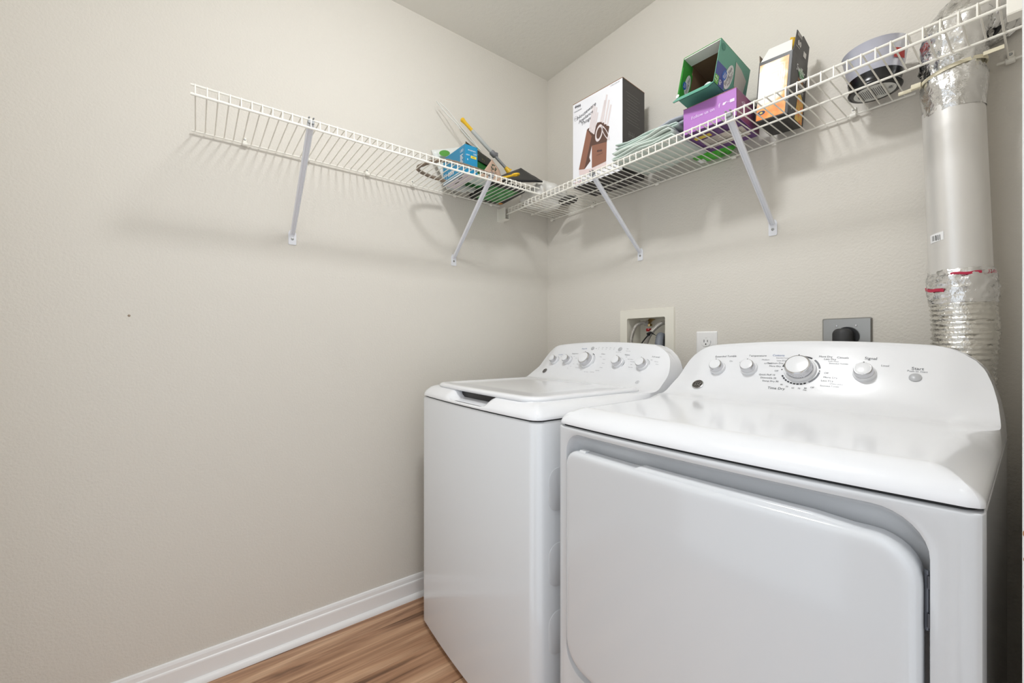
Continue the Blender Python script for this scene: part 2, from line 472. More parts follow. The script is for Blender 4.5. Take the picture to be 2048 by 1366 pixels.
lid = MB().loft([lidloop(0.006, 0.8965), lidloop(0.001, 0.899), lidloop(0, 0.9025), lidloop(0.0015, 0.907), lidloop(0.006, 0.9105), lidloop(0.014, 0.9115), lidloop(0.036, 0.9110), lidloop(0.041, 0.9092), lidloop(0.10, 0.9090), lidloop(0.16, 0.9090), lidloop(0.205, 0.9090)]).build('lid', M_ENAMEL, washer, angle=60)
MB().box(-0.104, 0.104, WYF + 0.056 - YO - WBOW, WYF + 0.10 - YO, 0.8765, 0.8962).build('lid_gap', M_BLACK, washer, smooth=False)
for u, r_ in ((-0.223, 0.0165), (-0.142, 0.0165), (-0.030, 0.027), (0.125, 0.0185), (0.232, 0.0185)):
    knob(washer, u, 0.985, r_, r_ > 0.02)
button(washer, -0.032, 1.035, 0.008); button(washer, 0.107, 1.035, 0.0085)
badge(washer, -0.252, 0.938, 0.0125)
t = TB(); tb = TB(); tl = TB(); E_ = 0.0006
def ft(mb, s, u, z, size, align='CENTER'):
    text(mb, s, size * 0.82, fas_frame(u, z, E_), align=align)
ft(tb, 'Deep Fill', -0.078, 1.034, 0.0095); ft(tb, 'Load Size', -0.205, 1.012, 0.0085); ft(t, 'Temperature', -0.118, 1.014, 0.0085)
ft(t, 'Colors', 0.036, 1.014, 0.0085); ft(t, 'Options', 0.150, 1.016, 0.0085); ft(t, 'Soil Level', 0.268, 1.018, 0.0085)
for i in range(5):
    ft(tl, ('Fill', 'Soak', 'Wash', 'Rinse', 'Spin')[i], 0.000 + i * 0.0195, 1.0385, 0.005)
    t.ell(0, 0, 0.0012, 0.0012, fas_frame(0.000 + i * 0.0195, 1.033, E_), n=8)
t.ell(0, 0, 0.0018, 0.0018, fas_frame(-0.013, 1.0345, E_), n=8)
ft(t, 'Start', 0.140, 1.038, 0.0055); ft(tl, 'Hold to Reset', 0.147, 1.030, 0.0045); ft(tl, 'Add a Garment', 0.105, 1.0235, 0.0048)
for s, u, z in (('Hot', -0.115, 1.003), ('Warm', -0.098, 0.995), ('Cool', -0.098, 0.972), ('Cold', -0.108, 0.962), ('Tap', -0.120, 0.954), ('Off', -0.196, 1.003), ('Auto', -0.180, 0.997), ('Whites', 0.030, 1.003), ('Normal', 0.052, 0.994), ('Casuals', 0.056, 0.980), ('Delicates', 0.055, 0.964), ('Hand Wash', 0.044, 0.952), ('Quick Wash', 0.022, 0.945), ('Rinse + Spin', -0.010, 0.944), ('Drain', -0.042, 0.950), ('Active Wear', -0.068, 0.958), ('Bulky', -0.076, 0.972), ('Towels', -0.076, 0.990), ('Off', 0.150, 1.008), ('Fabric Softener', 0.172, 1.001), ('Extra Rinse', 0.185, 0.993), ('Soak', 0.185, 0.983), ('Warm Rinse', 0.187, 0.973), ('Light', 0.258, 1.006), ('Normal', 0.276, 1.001), ('Heavy', 0.282, 0.992)):
    ft(tl, s, u, z, 0.0048)
for u, r_, a0, a1 in ((-0.223, 0.0225, -0.2, 1.2), (-0.142, 0.0225, -1.0, 1.2), (-0.030, 0.0355, -0.3, 0.9), (0.125, 0.025, -0.6, 0.5), (0.232, 0.025, 0.2, 1.3)):
    tl.ring(0, 0, r_, r_ + 0.0012, a0, a1, fas_frame(u, 0.985, E_))
t.ring(0, 0, 0.0355, 0.0385, 0.9, 1.25, fas_frame(-0.030, 0.985, E_)); t.ring(0, 0, 0.025, 0.0275, -0.35, 0.15, fas_frame(0.125, 0.985, E_))
tl.ring(0, 0, 0.006, 0.0068, 0, 2 * PI, fas_frame(0.243, 0.925, E_)); text(tl, 'G', 0.008, fas_frame(0.243, 0.925, E_))
t.build('lettering', M_INK, washer, smooth=False); tb.build('blue_lettering', M_INKB, washer, smooth=False); tl.build('fine_lettering', M_INKL, washer, smooth=False)
for zc in (0.682, 0.490, 0.317):
    lo = [(y - YO, z) for y, z in rrect(-0.762, -0.30, zc - 0.055, zc + 0.055, 0.03, 6, 2)]
    li = [(y - YO, z) for y, z in rrect(-0.757, -0.305, zc - 0.05, zc + 0.05, 0.027, 6, 2)]
    MB().loft([[(HW - 0.001, y, z) for y, z in lo], [(HW + 0.0006, y, z) for y, z in lo], [(HW + 0.0020, y, z) for y, z in li]]).build('side_embossing', M_PANELW, washer)

# ------------------------------------------------------------------ dryer
DYF = -0.765; DBOW = 0.018
dryer = thing('clothes_dryer', 'white front-loading clothes dryer with a wide hinged door and silver duct behind', 'dryer', (1.228, YO, 0), (0, 0, R(1.2)))
def by(x): return DBOW * (1 - (x / HW) ** 2)
ol = [p for p in outline(DYF, DBOW, 0, 0.012)]
# cabinet wrap: sides and back
m = MB()
m.box(-HW, -HW + 0.012, DYF + 0.016 - YO, -0.142 - YO, 0.018, 0.8575).box(HW - 0.012, HW, DYF + 0.016 - YO, -0.142 - YO, 0.018, 0.8575).box(-HW, HW, -0.150 - YO, -0.142 - YO, 0.018, 0.8575)
m.box(-HW + 0.012, HW - 0.012, DYF + 0.06 - YO, -0.15 - YO, 0.018, 0.03)
m.build('cabinet', M_PANELW, dryer, smooth=False, bevel=0.002)
def ploop(x0, x1, z0, z1, r, dy, flat=False):
    return [(x, DYF - YO - by(x) + dy, z) for x, z in rrect(x0, x1, z0, z1, r, 8, 14)]
WX0, WX1, WZ0, WZ1 = -0.3160, 0.2975, 0.288, 0.8425
wr = (0.05, 0.05, 0.055, 0.045)
loops = [ploop(-HW + 0.0008, HW - 0.0008, 0.02, 0.8575, 0.002, 0.022), ploop(-HW, HW, 0.02, 0.8575, 0.002, 0.009), ploop(-HW + 0.0025, HW - 0.0025, 0.022, 0.856, 0.002, 0.0022), ploop(-HW + 0.009, HW - 0.009, 0.03, 0.853, 0.004, 0.0),
         ploop(WX0 - 0.006, WX1 + 0.006, WZ0 - 0.006, WZ1 + 0.006, tuple(q + 0.006 for q in wr), 0.0), ploop(WX0 - 0.001, WX1 + 0.001, WZ0 - 0.001, WZ1 + 0.001, wr, 0.0015),
         ploop(WX0, WX1, WZ0, WZ1, wr, 0.005), ploop(WX0 + 0.002, WX1 - 0.0005, WZ0 + 0.004, WZ1 - 0.004, wr, 0.018), ploop(WX0 + 0.008, WX1 - 0.002, WZ0 + 0.01, WZ1 - 0.014, wr, 0.032), ploop(WX0 + 0.02, WX1 - 0.01, WZ0 + 0.02, WZ1 - 0.03, wr, 0.038)]
MB().loft(loops, False, True).build('front_panel', M_PANELW, dryer, angle=45)
MB().loft([[(x, y, 0.848) for x, y in outline(DYF, DBOW, 0.007, 0.012)], [(x, y, 0.866) for x, y in outline(DYF, DBOW, 0.007, 0.012)]]).build('seam', M_DARKGAP, dryer)
machine_top(dryer, DYF, DBOW, False, 0.014)
feet(dryer, DYF)
DX0, DX1, DZ0, DZ1 = -0.3115, 0.2925, 0.312, 0.806
dr = (0.055, 0.055, 0.05, 0.036)
def dloop(ins, dy, s=1.0):
    L = []
    cx, cz = (DX0 + DX1) / 2, (DZ0 + DZ1) / 2
    for x, z in rrect(DX0 + ins, DX1 - ins, DZ0 + ins, DZ1 - ins, tuple(max(0.004, q - ins) for q in dr), 8, 14):
        if z < cz: z -= 0.012 * (1 - ((x - cx) / 0.3) ** 2) * smooth01((cz - z) / 0.2)
        x, z = cx + (x - cx) * s, cz + (z - cz) * s
        L.append((x, DYF - YO - by(x) + dy, z))
    return L
door = MB().loft([dloop(0.006, 0.030), dloop(0.001, 0.028), dloop(0, 0.006), dloop(0.0004, 0.0), dloop(0.002, -0.005), dloop(0.006, -0.0085), dloop(0.012, -0.0098), dloop(0.02, -0.010)] + [dloop(0.02, -0.010, s) for s in (0.85, 0.65, 0.45, 0.25, 0.08)]).build('door', M_PANELW, dryer, angle=50)
m = MB().loft([[(x, DYF - YO - by(x) + a, z) for a, z in ((-0.002, 0.8045), (0.022, 0.8045), (0.022, 0.8055 + 0.0055 * min(1, (0.236 - x) / 0.06 + 0.02, (x + 0.118) / 0.008)), (0.004, 0.8055 + 0.0055 * min(1, (0.236 - x) / 0.06 + 0.02, (x + 0.118) / 0.008)), (0.0, 0.805 + 0.004 * min(1, (0.236 - x) / 0.06 + 0.02, (x + 0.118) / 0.008)))] for x in [lerp(-0.117, 0.236, i / 34) for i in range(35)]])
m.build('pull_lip', M_PANELW, door, angle=40)
m = MB().loft([[(x, DYF - YO - by(x) + a, z) for a, z in ((0.0, 0.8045), (0.016, 0.8045), (0.016, 0.8095), (0.004, 0.8095))] for x in [lerp(-0.272, -0.253, i / 4) for i in range(5)]])
m.build('catch_tab', M_PANELW, door, angle=40)
hy = DYF - YO - by(0.295)
hg = MB()
hg.tube([(0.2952, hy + 0.006, 0.700), (0.2952, hy + 0.006, 0.774)], 0.0026, 10).box(0.2925, 0.2978, hy + 0.005, hy + 0.014, 0.722, 0.752).box(0.2962, 0.2985, hy + 0.002, hy + 0.012, 0.752, 0.768).box(0.2962, 0.2985, hy + 0.002, hy + 0.012, 0.704, 0.722)
hg.build('hinge', mat('dark_steel', (96, 98, 104), 0.4, 0.8), dryer, label='steel door hinge')
hg2 = share(bpy.data.objects['hinge'], 'hinge', dryer, (0, 0, -0.33))
KZ = 0.985
for u, r_, big in ((-0.208, 0.0185, False), (-0.121, 0.0185, False), (0.002, 0.030, True), (0.131, 0.0185, False)):
    knob(dryer, u, KZ, r_, big)
button(dryer, 0.217, 0.984, 0.0105)
badge(dryer, -0.251, 0.934, 0.0165)
t = TB(); tb = TB(); tl = TB()
ft(t, 'Extended Tumble', -0.196, 1.021, 0.0105); ft(t, 'Temperature', -0.108, 1.021, 0.0105); ft(tb, 'Cottons', -0.056, 1.022, 0.0105)
ft(t, 'More Dry', 0.050, 1.021, 0.0085); ft(t, 'Less Dry', 0.060, 1.015, 0.0085); ft(tl, 'Casuals', 0.085, 1.020, 0.0095)
ft(tl, 'Low Heat', 0.068, 1.010, 0.0065); ft(tl, 'Extended Tumble', 0.079, 1.005, 0.0065)
ft(tl, 'Extended Tumble', -0.044, 1.015, 0.0055); ft(tl, 'Less Dry', -0.046, 1.008, 0.0075); ft(t, 'Optimum Dry', -0.060, 1.001, 0.0085); ft(t, 'More Dry', -0.058, 0.993, 0.0085)
ft(tl, 'Off', -0.052, 0.981, 0.0085); ft(t, 'Quick Fluff 10', -0.072, 0.970, 0.0085); ft(t, 'Dewrinkle 20', -0.067, 0.962, 0.0085); ft(t, 'Damp Dry 30', -0.060, 0.954, 0.0085)
for i, s in enumerate(('40', '50', '60', '70', '80', 'Off')):
    ft(t, s, -0.032 + i * 0.0135, (0.947, 0.943, 0.9405, 0.9405, 0.942, 0.945)[i], 0.0072)
ft(t, 'Min', 0.022, 0.9375, 0.0065)
td = TB(); ft(td, 'Time Dry', -0.042, 0.937, 0.0125)
ft(tl, 'Off', 0.058, 0.981, 0.0085); ft(t, 'More Dry', 0.068, 0.971, 0.0085); ft(t, 'Less Dry', 0.063, 0.963, 0.0085); ft(tl, 'Delicates', 0.082, 0.957, 0.0085); ft(tl, 'Extended Tumble', 0.070, 0.951, 0.0065)
ft(t, 'Signal', 0.138, 1.021, 0.0125); ft(tl, 'Loud', 0.165, 1.006, 0.0085); ft(tl, 'On', -0.176, 1.006, 0.0085); ft(tl, 'Low', -0.146, 1.002, 0.0072); ft(tl, 'Medium', -0.085, 1.010, 0.0072); ft(tl, 'Air Fluff', -0.077, 1.000, 0.0072)
ft(t, 'Start', 0.219, 1.004, 0.0125); ft(tl, 'Push to Start', 0.219, 0.998, 0.0075)
MC = fas_frame(0.002, KZ, E_)
for i in range(9):
    a = R(205 + i * 10.5); td.ring(0, 0, 0.0395, 0.0435, a, a + R(7.5), MC, n=4)
td.ring(0, 0, 0.0395, 0.0435, R(60), R(105), MC); td.ring(0, 0, 0.0395, 0.0435, R(140), R(168), MC)
td.ell(0.0415, 0.0, 0.0016, 0.0016, MC, n=8).ell(-0.0415, 0.0, 0.0016, 0.0016, MC, n=8)
tl.ring(0, 0, 0.0395, 0.0435, R(10), R(50), MC).ring(0, 0, 0.0395, 0.0435, R(-55), R(-5), MC)
t.build('lettering', M_INK, dryer, smooth=False); td.build('dark_lettering', M_INKD, dryer, smooth=False); tb.build('blue_lettering', M_INKB, dryer, smooth=False); tl.build('fine_lettering', M_INKL, dryer, smooth=False)

# ================================================================== wire shelves
WR = 0.0022
def wire_shelf(name, label, n, spacing, first, length0, length1, ztop_, place, cut=None):
    """local frame: +x along the shelf, -y towards the front lip, deck at z=0"""
    root = thing(name, label, 'shelf', *place)
    D = 0.305; LIP = 0.030
    path = [(0, -0.008, -0.0005), (0, -D + 0.006, -0.0005), (0, -D + 0.0015, -0.0025), (0, -D, -0.006), (0, -D, -LIP)]
    wm = MB().tube(path, WR * 0.8, 6).build('wire', M_WIRE, root)
    sm = None; first_used = False
    for i in range(n):
        x = first + i * spacing
        if cut and cut[0] < x < cut[1]:
            if sm is None:
                sm = MB().tube([(0, -0.148, -0.0005)] + path[1:], WR * 0.8, 6).build('wire', M_WIRE, root, loc=(x, 0, 0))
            else: share(sm, 'wire', root, (x, 0, 0))
        elif not first_used:
            wm.location = (x, 0, 0); first_used = True
        else: share(wm, 'wire', root, (x, 0, 0))
    rr = WR * 1.3
    def rail(y, z, a=length0, b=length1, r_=rr):
        MB().tube([(a, y, z), (b, y, z)], r_, 8).build('rail', M_WIRE, root)
    rail(-D + 0.004, -0.004); rail(-D, -LIP, r_=rr * 1.1)
    if cut: rail(-0.150, -0.0035)
    else: rail(-D + 0.005, -LIP + 0.004)
    if cut:
        rail(-0.012, -0.003, length0, cut[0] + 0.004); rail(-0.012, -0.003, cut[1] - 0.002, length1)
    else: rail(-0.012, -0.003)
    return root
def wall_clips(root, xs):
    cm = None
    for x in xs:
        if cm is None:
            m = MB().tube([(-0.0075, -0.011, -0.004), (0.0075, -0.011, -0.004)], 0.0068, 12)
            m.box(-0.0055, 0.0055, -0.006, -0.0005, 0.0, 0.020)
            cm = m.build('wall_clip', M_WIRE, root, bevel=0.0015, loc=(x, 0, 0))
            sc = MB().lathe([(0.0001, 0), (0.0035, 0), (0.0025, 0.0015), (0.0001, 0.002)], 10, frame((0, -0.0061, 0.013), (1, 0, 0), (0, 0, 1))).build('screw', M_STEEL, cm)
        else:
            c = share(cm, 'wall_clip', root, (x, 0, 0)); s_ = share(sc, 'screw', c)
ZL, ZR = 1.7135, 1.6975
# along the side wall: local +x -> world -y ... placed with rotation so that local -y -> world +x
shL = wire_shelf('wire_shelf', 'white wire shelf on the side wall, its far end bare and empty', 47, 0.0245, 0.0095, 0.0, 1.165, ZL, ((0, -1.487, ZL), (0, 0, R(90))))
wall_clips(shL, [0.139, 0.327, 0.539, 0.726, 0.921, 1.115])
shB = wire_shelf('wire_shelf', 'white wire shelf on the wall behind the machines, crowded with boxes', 63, 0.0246, 0.060, 0.045, 1.612, ZR, ((0, 0, ZR), (0, 0, 0)), cut=(1.404, 1.545))
wall_clips(shB, [0.046, 0.321, 0.66, 0.957, 1.281, 1.563])
# end brackets where the back shelf's lip meets the walls
def end_bracket(name, label, x0, x1, y):
    t_ = thing(name, label, 'bracket', ((x0 + x1) / 2, y, ZR - 0.055), group='end brackets of the back wire shelf')
    w = abs(x1 - x0) / 2
    m = MB().box(-w, w, -0.013, -0.011, 0, 0.055).box(-w, w, 0.011, 0.013, 0, 0.055).box(-w, w, -0.013, 0.013, -0.002, 0.0)
    m.build('saddle', M_WIRE, t_, smooth=False, bevel=0.0012)
    MB().box(*((-w, -w + 0.002) if x0 < 0.8 else (w - 0.002, w)), -0.02, 0.02, -0.004, 0.058).build('wall_plate', M_WIRE, t_, smooth=False, bevel=0.0008)
end_bracket('shelf_end_bracket', 'small white saddle bracket holding the shelf lip on the beige side wall', 0.0, 0.058, -0.308)
end_bracket('shelf_end_bracket', 'white saddle bracket holding the shelf lip beside the door casing', 1.572, 1.62, -0.308)

def strut(label, loc, rz, z):
    t_ = thing('shelf_bracket', label, 'bracket', loc, (0, 0, rz), group='diagonal wire shelf brackets')
    # local: wall at y=0, shelf lip at y=-0.305
    a = Vector((0, -0.295, z - 0.012)); b = Vector((0, -0.006, 1.437))
    d = (b - a).normalized(); n = Vector((1, 0, 0)); up = d.cross(n)
    loops = []
    for k in range(13):
        f = k / 12; p = a.lerp(b, f); w = lerp(0.0095, 0.0075, f); h = 0.0055
        loops.append([tuple(p + n * (w * c) + up * (h * s)) for c, s in ((-1, -0.6), (-0.5, -1), (0.5, -1), (1, -0.6), (1, 0.6), (0.6, 0.9), (0.5, 0.2), (-0.5, 0.2), (-0.6, 0.9), (-1, 0.6))])
    MB().loft(loops).build('strut', M_BRKT, t_, angle=40)
    pl = MB()
    pts = [(-0.0105, -0.036), (0.0105, -0.036), (0.0125, -0.033), (0.0125, 0.004), (0.008, 0.014), (-0.008, 0.014), (-0.0125, 0.004), (-0.0125, -0.033)]
    pl.loft([[(x, -0.0002, 1.437 + q) for x, q in pts], [(x, -0.003, 1.437 + q) for x, q in pts]])
    foot = pl.build('foot_plate', M_BRKT, t_, smooth=False, bevel=0.0006)
    MB().lathe([(0.0001, 0), (0.0045, 0), (0.004, 0.0015), (0.0001, 0.0025)], 12, frame((0, -0.003, 1.421), (1, 0, 0), (0, 0, 1))).build('screw', M_STEEL, foot)
    ck = MB().box(-0.0085, 0.0085, -0.304, -0.290, z - 0.014, z - 0.0045).box(-0.008, -0.004, -0.3075, -0.292, z + 0.0005, z + 0.003).box(0.004, 0.008, -0.3075, -0.292, z + 0.0005, z + 0.003)
    ck.box(-0.008, -0.004, -0.294, -0.291, z - 0.008, z + 0.003).box(0.004, 0.008, -0.294, -0.291, z - 0.008, z + 0.003)
    ck.build('hook', mat('grey_hook', (150, 152, 154), 0.4, 0.1), t_, smooth=False, bevel=0.0006)
strut('white steel bracket under the bare, empty stretch of wire shelf', (0, -1.207, 0), R(90), ZL)
strut('white steel bracket under the blue bulb carton end of the shelf', (0, -0.564, 0), R(90), ZL)
strut('white steel bracket screwed to the wall above the washer hose box', (0.574, 0, 0), 0, ZR)
strut('white steel bracket below the purple and green cartons', (1.074, 0, 0), 0, ZR)

# ================================================================== wall boxes
ob = thing('washer_outlet_box', 'recessed white plastic washer hose box with two braided hoses', 'outlet box', (0.6, 0, BZ0))
def P(x, y, z): return (x - 0.6, y, z - BZ0)
m = MB(); F0 = (0.474, 0.731, 0.955, 1.197)
lo = [rrect(F0[0], F0[1], F0[2], F0[3], 0.003), rrect(F0[0] + 0.002, F0[1] - 0.002, F0[2] + 0.002, F0[3] - 0.002, 0.003), rrect(BX0 + 0.006, BX1 - 0.003, BZ0 + 0.004, BZ1 - 0.004, 0.006)]
m.loft([[P(x, 0, z) for x, z in lo[0]], [P(x, -0.005, z) for x, z in lo[0]], [P(x, -0.008, z) for x, z in lo[1]], [P(x, -0.007, z) for x, z in lo[2]], [P(x, 0.012, z) for x, z in lo[2]], [P(x, 0.085, z) for x, z in rrect(BX0 + 0.008, BX1 - 0.006, BZ0 + 0.006, BZ1 - 0.006, 0.006)]], False, True)
m.build('box', mat('ivory_plastic', (232, 228, 216), 0.4), ob, angle=40)
brass = mat('brass_valve', (176, 152, 108), 0.3, 1.0)
m = MB().tube([P(0.585, 0.080, 1.165), P(0.585, 0.055, 1.155), P(0.58, 0.045, 1.14)], 0.009, 10).tube([P(0.582, 0.05, 1.138), P(0.582, 0.05, 1.128)], 0.012, 8)
m.build('hot_valve', brass, ob)
MB().lathe([(0.0001, -0.006), (0.010, -0.006), (0.012, 0), (0.010, 0.006), (0.0001, 0.006)], 10, Matrix.Translation(P(0.590, 0.035, 1.112))).build('valve_handle', mat('red_plastic', (150, 24, 26), 0.4), ob, label='red valve handle')
MB().tube([P(0.684, 0.075, 1.14), P(0.684, 0.05, 1.135), P(0.684, 0.04, 1.13)], 0.010, 10).build('cold_valve', brass, ob)
MB().lathe([(0.0001, -0.006), (0.008, -0.006), (0.009, 0), (0.008, 0.006), (0.0001, 0.006)], 10, Matrix.Translation(P(0.688, 0.035, 1.105))).build('valve_handle', mat('dark_blue_plastic', (28, 32, 48), 0.4), ob)
braid = mat('braided_steel', (182, 178, 172), 0.35, 0.8, bump=(500, 0.6, 1))
h1 = MB().tube(spline([P(0.578, 0.04, 1.138), P(0.563, 0.03, 1.142), P(0.545, 0.01, 1.130), P(0.535, -0.005, 1.09), P(0.533, -0.012, 1.04), P(0.533, -0.02, 0.98), P(0.53, -0.05, 0.93), P(0.525, -0.10, 0.89)], 5), 0.0075, 10)
o = h1.build('hose', braid, ob)
MB().tube([P(0.583, 0.042, 1.138), P(0.572, 0.036, 1.142)], 0.012, 8).build('hose_nut', M_CHROME, o)
h2 = MB().tube(spline([P(0.682, 0.035, 1.136), P(0.664, 0.02, 1.138), P(0.645, 0.0, 1.118), P(0.628, -0.015, 1.09), P(0.616, -0.025, 1.05), P(0.61, -0.03, 1.0), P(0.608, -0.05, 0.94), P(0.60, -0.1, 0.89)], 5), 0.0085, 10)
o = h2.build('hose', braid, ob)
MB().tube([P(0.688, 0.040, 1.133), P(0.675, 0.030, 1.137)], 0.013, 8).build('hose_nut', M_CHROME, o)
dp = spline([P(0.655, 0.055, 1.00), P(0.657, 0.04, 1.06), P(0.660, 0.015, 1.085), P(0.668, -0.01, 1.06), P(0.674, -0.025, 1.01), P(0.68, -0.04, 0.95), P(0.685, -0.06, 0.89)], 9)
MB().tube(dp, lambda f: 0.0155 + 0.0014 * math.sin(f * 150), 14).build('drain_hose', mat('grey_hose', (122, 126, 134), 0.5), ob, angle=80, label='grey corrugated drain hose')
m = MB().tube(spline([P(0.60, -0.05, 1.035), P(0.615, -0.045, 1.06), P(0.632, -0.036, 1.085), P(0.642, -0.03, 1.096)], 4), 0.0028, 6).tube([P(0.632, -0.03, 1.092), P(0.645, -0.034, 1.100), P(0.662, -0.02, 1.086)], lambda f: 0.008 * (1.05 - f), 8)
m.build('hose_strap', M_BLACK, ob)

ou = thing('duplex_outlet', 'white duplex wall outlet with empty sockets between washer and dryer', 'outlet', (0.857, 0, 1.0405))
MB().loft([[(x, -0.0002, z) for x, z in rrect(-0.0385, 0.0385, -0.0585, 0.0585, 0.004)], [(x, -0.003, z) for x, z in rrect(-0.0385, 0.0385, -0.0585, 0.0585, 0.004)], [(x, -0.0065, z) for x, z in rrect(-0.034, 0.034, -0.054, 0.054, 0.004)]]).build('cover_plate', M_TRIM, ou, angle=30)
for zc in (0.0195, -0.0195):
    sk = MB().loft([[(x, yy, z + zc) for x, z in rrect(-0.0165, 0.0165, -0.0145, 0.0145, 0.012)] for yy in (-0.006, -0.0085)]).build('socket', M_TRIM, ou, angle=30)
    MB().ring(0, 0, 0.0166, 0.0176, 0, 2 * PI, frame((0, -0.00665, zc), (1, 0, 0), (0, 0, 1)) @ Matrix.Diagonal((1, 0.86, 1, 1))).build('socket_edge', M_INK, sk, smooth=False)
    m = MB(); Mx = frame((0, -0.0087, zc), (1, 0, 0), (0, 0, 1))
    m.rect(-0.0075, -0.0052, -0.001, 0.0085, Mx).rect(0.0052, 0.0075, 0.0, 0.0075, Mx).ell(0, -0.0075, 0.0026, 0.0026, Mx, n=12)
    m.build('slots', M_BLACK, sk, smooth=False)

pu = thing('dryer_power_outlet', 'square steel wall plate with black dryer plug in it', 'outlet', (1.264, 0, 1.0705))
MB().loft([[(x, -0.0002, z) for x, z in rrect(-0.0565, 0.0565, -0.0565, 0.0565, 0.004)], [(x, -0.004, z) for x, z in rrect(-0.0565, 0.0565, -0.0565, 0.0565, 0.004)], [(x, -0.007, z) for x, z in rrect(-0.0535, 0.0535, -0.0535, 0.0535, 0.004)]]).build('cover_plate', M_STEEL, pu, angle=30)
for x in (-0.022, 0.022):
    MB().lathe([(0.0001, 0), (0.003, 0), (0.0025, 0.0015), (0.0001, 0.002)], 10, frame((x, -0.007, 0.034), (1, 0, 0), (0, 0, 1))).build('screw', M_CHROME, pu)
MB().lathe([(0.0001, 0), (0.027, 0), (0.027, 0.006), (0.0001, 0.006)], 28, frame((0.003, -0.007, 0.004), (1, 0, 0), (0, 0, 1))).build('socket', M_BLACK, pu)
pg = MB().loft([[(x, yy, z) for x, z in rrect(-0.025 - i_, 0.019 + i_, -0.03, 0.026 + i_, 0.016)] for yy, i_ in ((-0.012, 0), (-0.034, 0), (-0.040, -0.002), (-0.043, -0.006))])
pg.tube([(-0.003, -0.028, -0.02), (-0.003, -0.03, -0.07), (-0.006, -0.045, -0.14)], 0.008, 10)
pg.build('plug', mat('black_rubber', (46, 46, 47), 0.55), pu, angle=40, label='black angled dryer plug')

# ================================================================== vent duct
du = thing('vent_duct', 'silver foil dryer vent duct rising through the wire shelf', 'duct', (1.493, -0.082, 0.62))
def D(x, y, z): return (x - 1.493, y + 0.082, z - 0.62)
def ringloop(c, r_, n=40, jit=0.0, seed=0.0, ax=(1, 0, 0), ay=(0, 1, 0)):
    c = Vector(c); ax = Vector(ax); ay = Vector(ay); L = []
    for j in range(n):
        a = 2 * PI * j / n
        d = ax * math.cos(a) + ay * math.sin(a)
        q = r_
        if jit:
            q += jit * noise.noise(Vector((math.cos(a) * 3.2, math.sin(a) * 3.2, seed))) + jit * 0.7 * noise.noise(Vector((math.cos(a) * 8 + 5, math.sin(a) * 8, seed * 2.2)))
        L.append(tuple(c + d * q))
    return L
def cxz(z): return lerp(1.497, 1.4785, (z - 1.05) / 0.6)
rows = [ringloop(D(cxz(z), -0.077, z), 0.0512) for z in [lerp(1.215, 1.60, i / 10) for i in range(11)]]
MB().loft(rows, False, False).build('smooth_section', M_FOILSM, du, angle=60)
# crinkled taped joint
rows = []
for i in range(19):
    z = lerp(1.145, 1.222, i / 18); f = i / 18
    rows.append(ringloop(D(cxz(z) + 0.001, -0.077, z), 0.054 + 0.003 * math.sin(PI * f) - 0.002 * smooth01((f - 0.75) * 4), 56, 0.0045, i * 0.55))
MB().loft(rows, False, False).build('taped_joint', M_FOIL, du, angle=70, label='crinkled clear and foil tape')
# flexible corrugated section down behind the machine
rows = []
N = 150
for i in range(N + 1):
    z = lerp(0.62, 1.162, i / N)
    x = cxz(max(z, 1.0)) + 0.006 * math.sin((1.16 - z) * 9)
    rows.append(ringloop(D(x - 0.010 * smooth01((1.1 - z) / 0.12), -0.077, z), 0.0535 + 0.0018 * math.sin(i * 2.05), 36, 0.0022, i * 0.9))
MB().loft(rows, True, False).build('flexible_section', M_FLEX, du, angle=80, label='corrugated flexible foil hose')
# crumpled foil elbow above the cable tie
rows = []
path = spline([D(1.481, -0.077, 1.585), D(1.480, -0.077, 1.66), D(1.480, -0.078, 1.725), D(1.486, -0.082, 1.772), D(1.503, -0.068, 1.800), D(1.525, -0.044, 1.806), D(1.538, -0.018, 1.802), D(1.545, 0.0, 1.800)], 8)
for i, p in enumerate(path):
    t_ = (path[min(i + 1, len(path) - 1)] - path[max(i - 1, 0)]).normalized()
    ax = Vector((1, 0, 0)) - t_ * t_.x; ax.normalize(); ay = t_.cross(ax)
    pinch = math.exp(-((p.z + 0.62 - 1.680) / 0.016) ** 2)
    rows.append(ringloop(p, 0.0512 + 0.0015 * min(1, i / 4) - 0.0035 * pinch + (0.002 if i > 4 else 0), 56, 0.0016 + 0.0045 * smooth01((i - 3) / 8), i * 0.33, ax, ay))
MB().loft(rows, False, False).build('foil_elbow', M_FOIL, du, angle=70, label='crumpled foil elbow')
m = MB().tube([(p[0], p[1], p[2]) for p in [D(1.536 + 0.010 * math.sin(a) + 0.004, -0.055 + 0.0 * a, 1.775 + 0.030 * math.cos(a)) for a in [PI * k / 12 for k in range(13)]]], lambda f: 0.0016 + 0.0045 * math.sin(PI * f), 8)
m.build('exposed_wire', M_BLACK, du, label='black torn edge of the duct')
tie = []
for k in range(41):
    a = 2 * PI * k / 40
    tie.append(D(1.480 + 0.0535 * math.cos(a), -0.077 + 0.0535 * math.sin(a), 1.680 + 0.010 * math.cos(a - 0.5)))
m = MB()
vs = []
for k, p in enumerate(tie):
    vs.append([(p[0], p[1], p[2] - 0.004), (p[0], p[1], p[2] + 0.004)])
c0 = D(1.480, -0.077, 0)
m.loft([[a[0], a[1], tuple(Vector(a[1]) + (Vector((a[1][0] - c0[0], a[1][1] - c0[1], 0)).normalized()) * 0.0016), tuple(Vector(a[0]) + (Vector((a[0][0] - c0[0], a[0][1] - c0[1], 0)).normalized()) * 0.0016)] for a in vs], False, False)
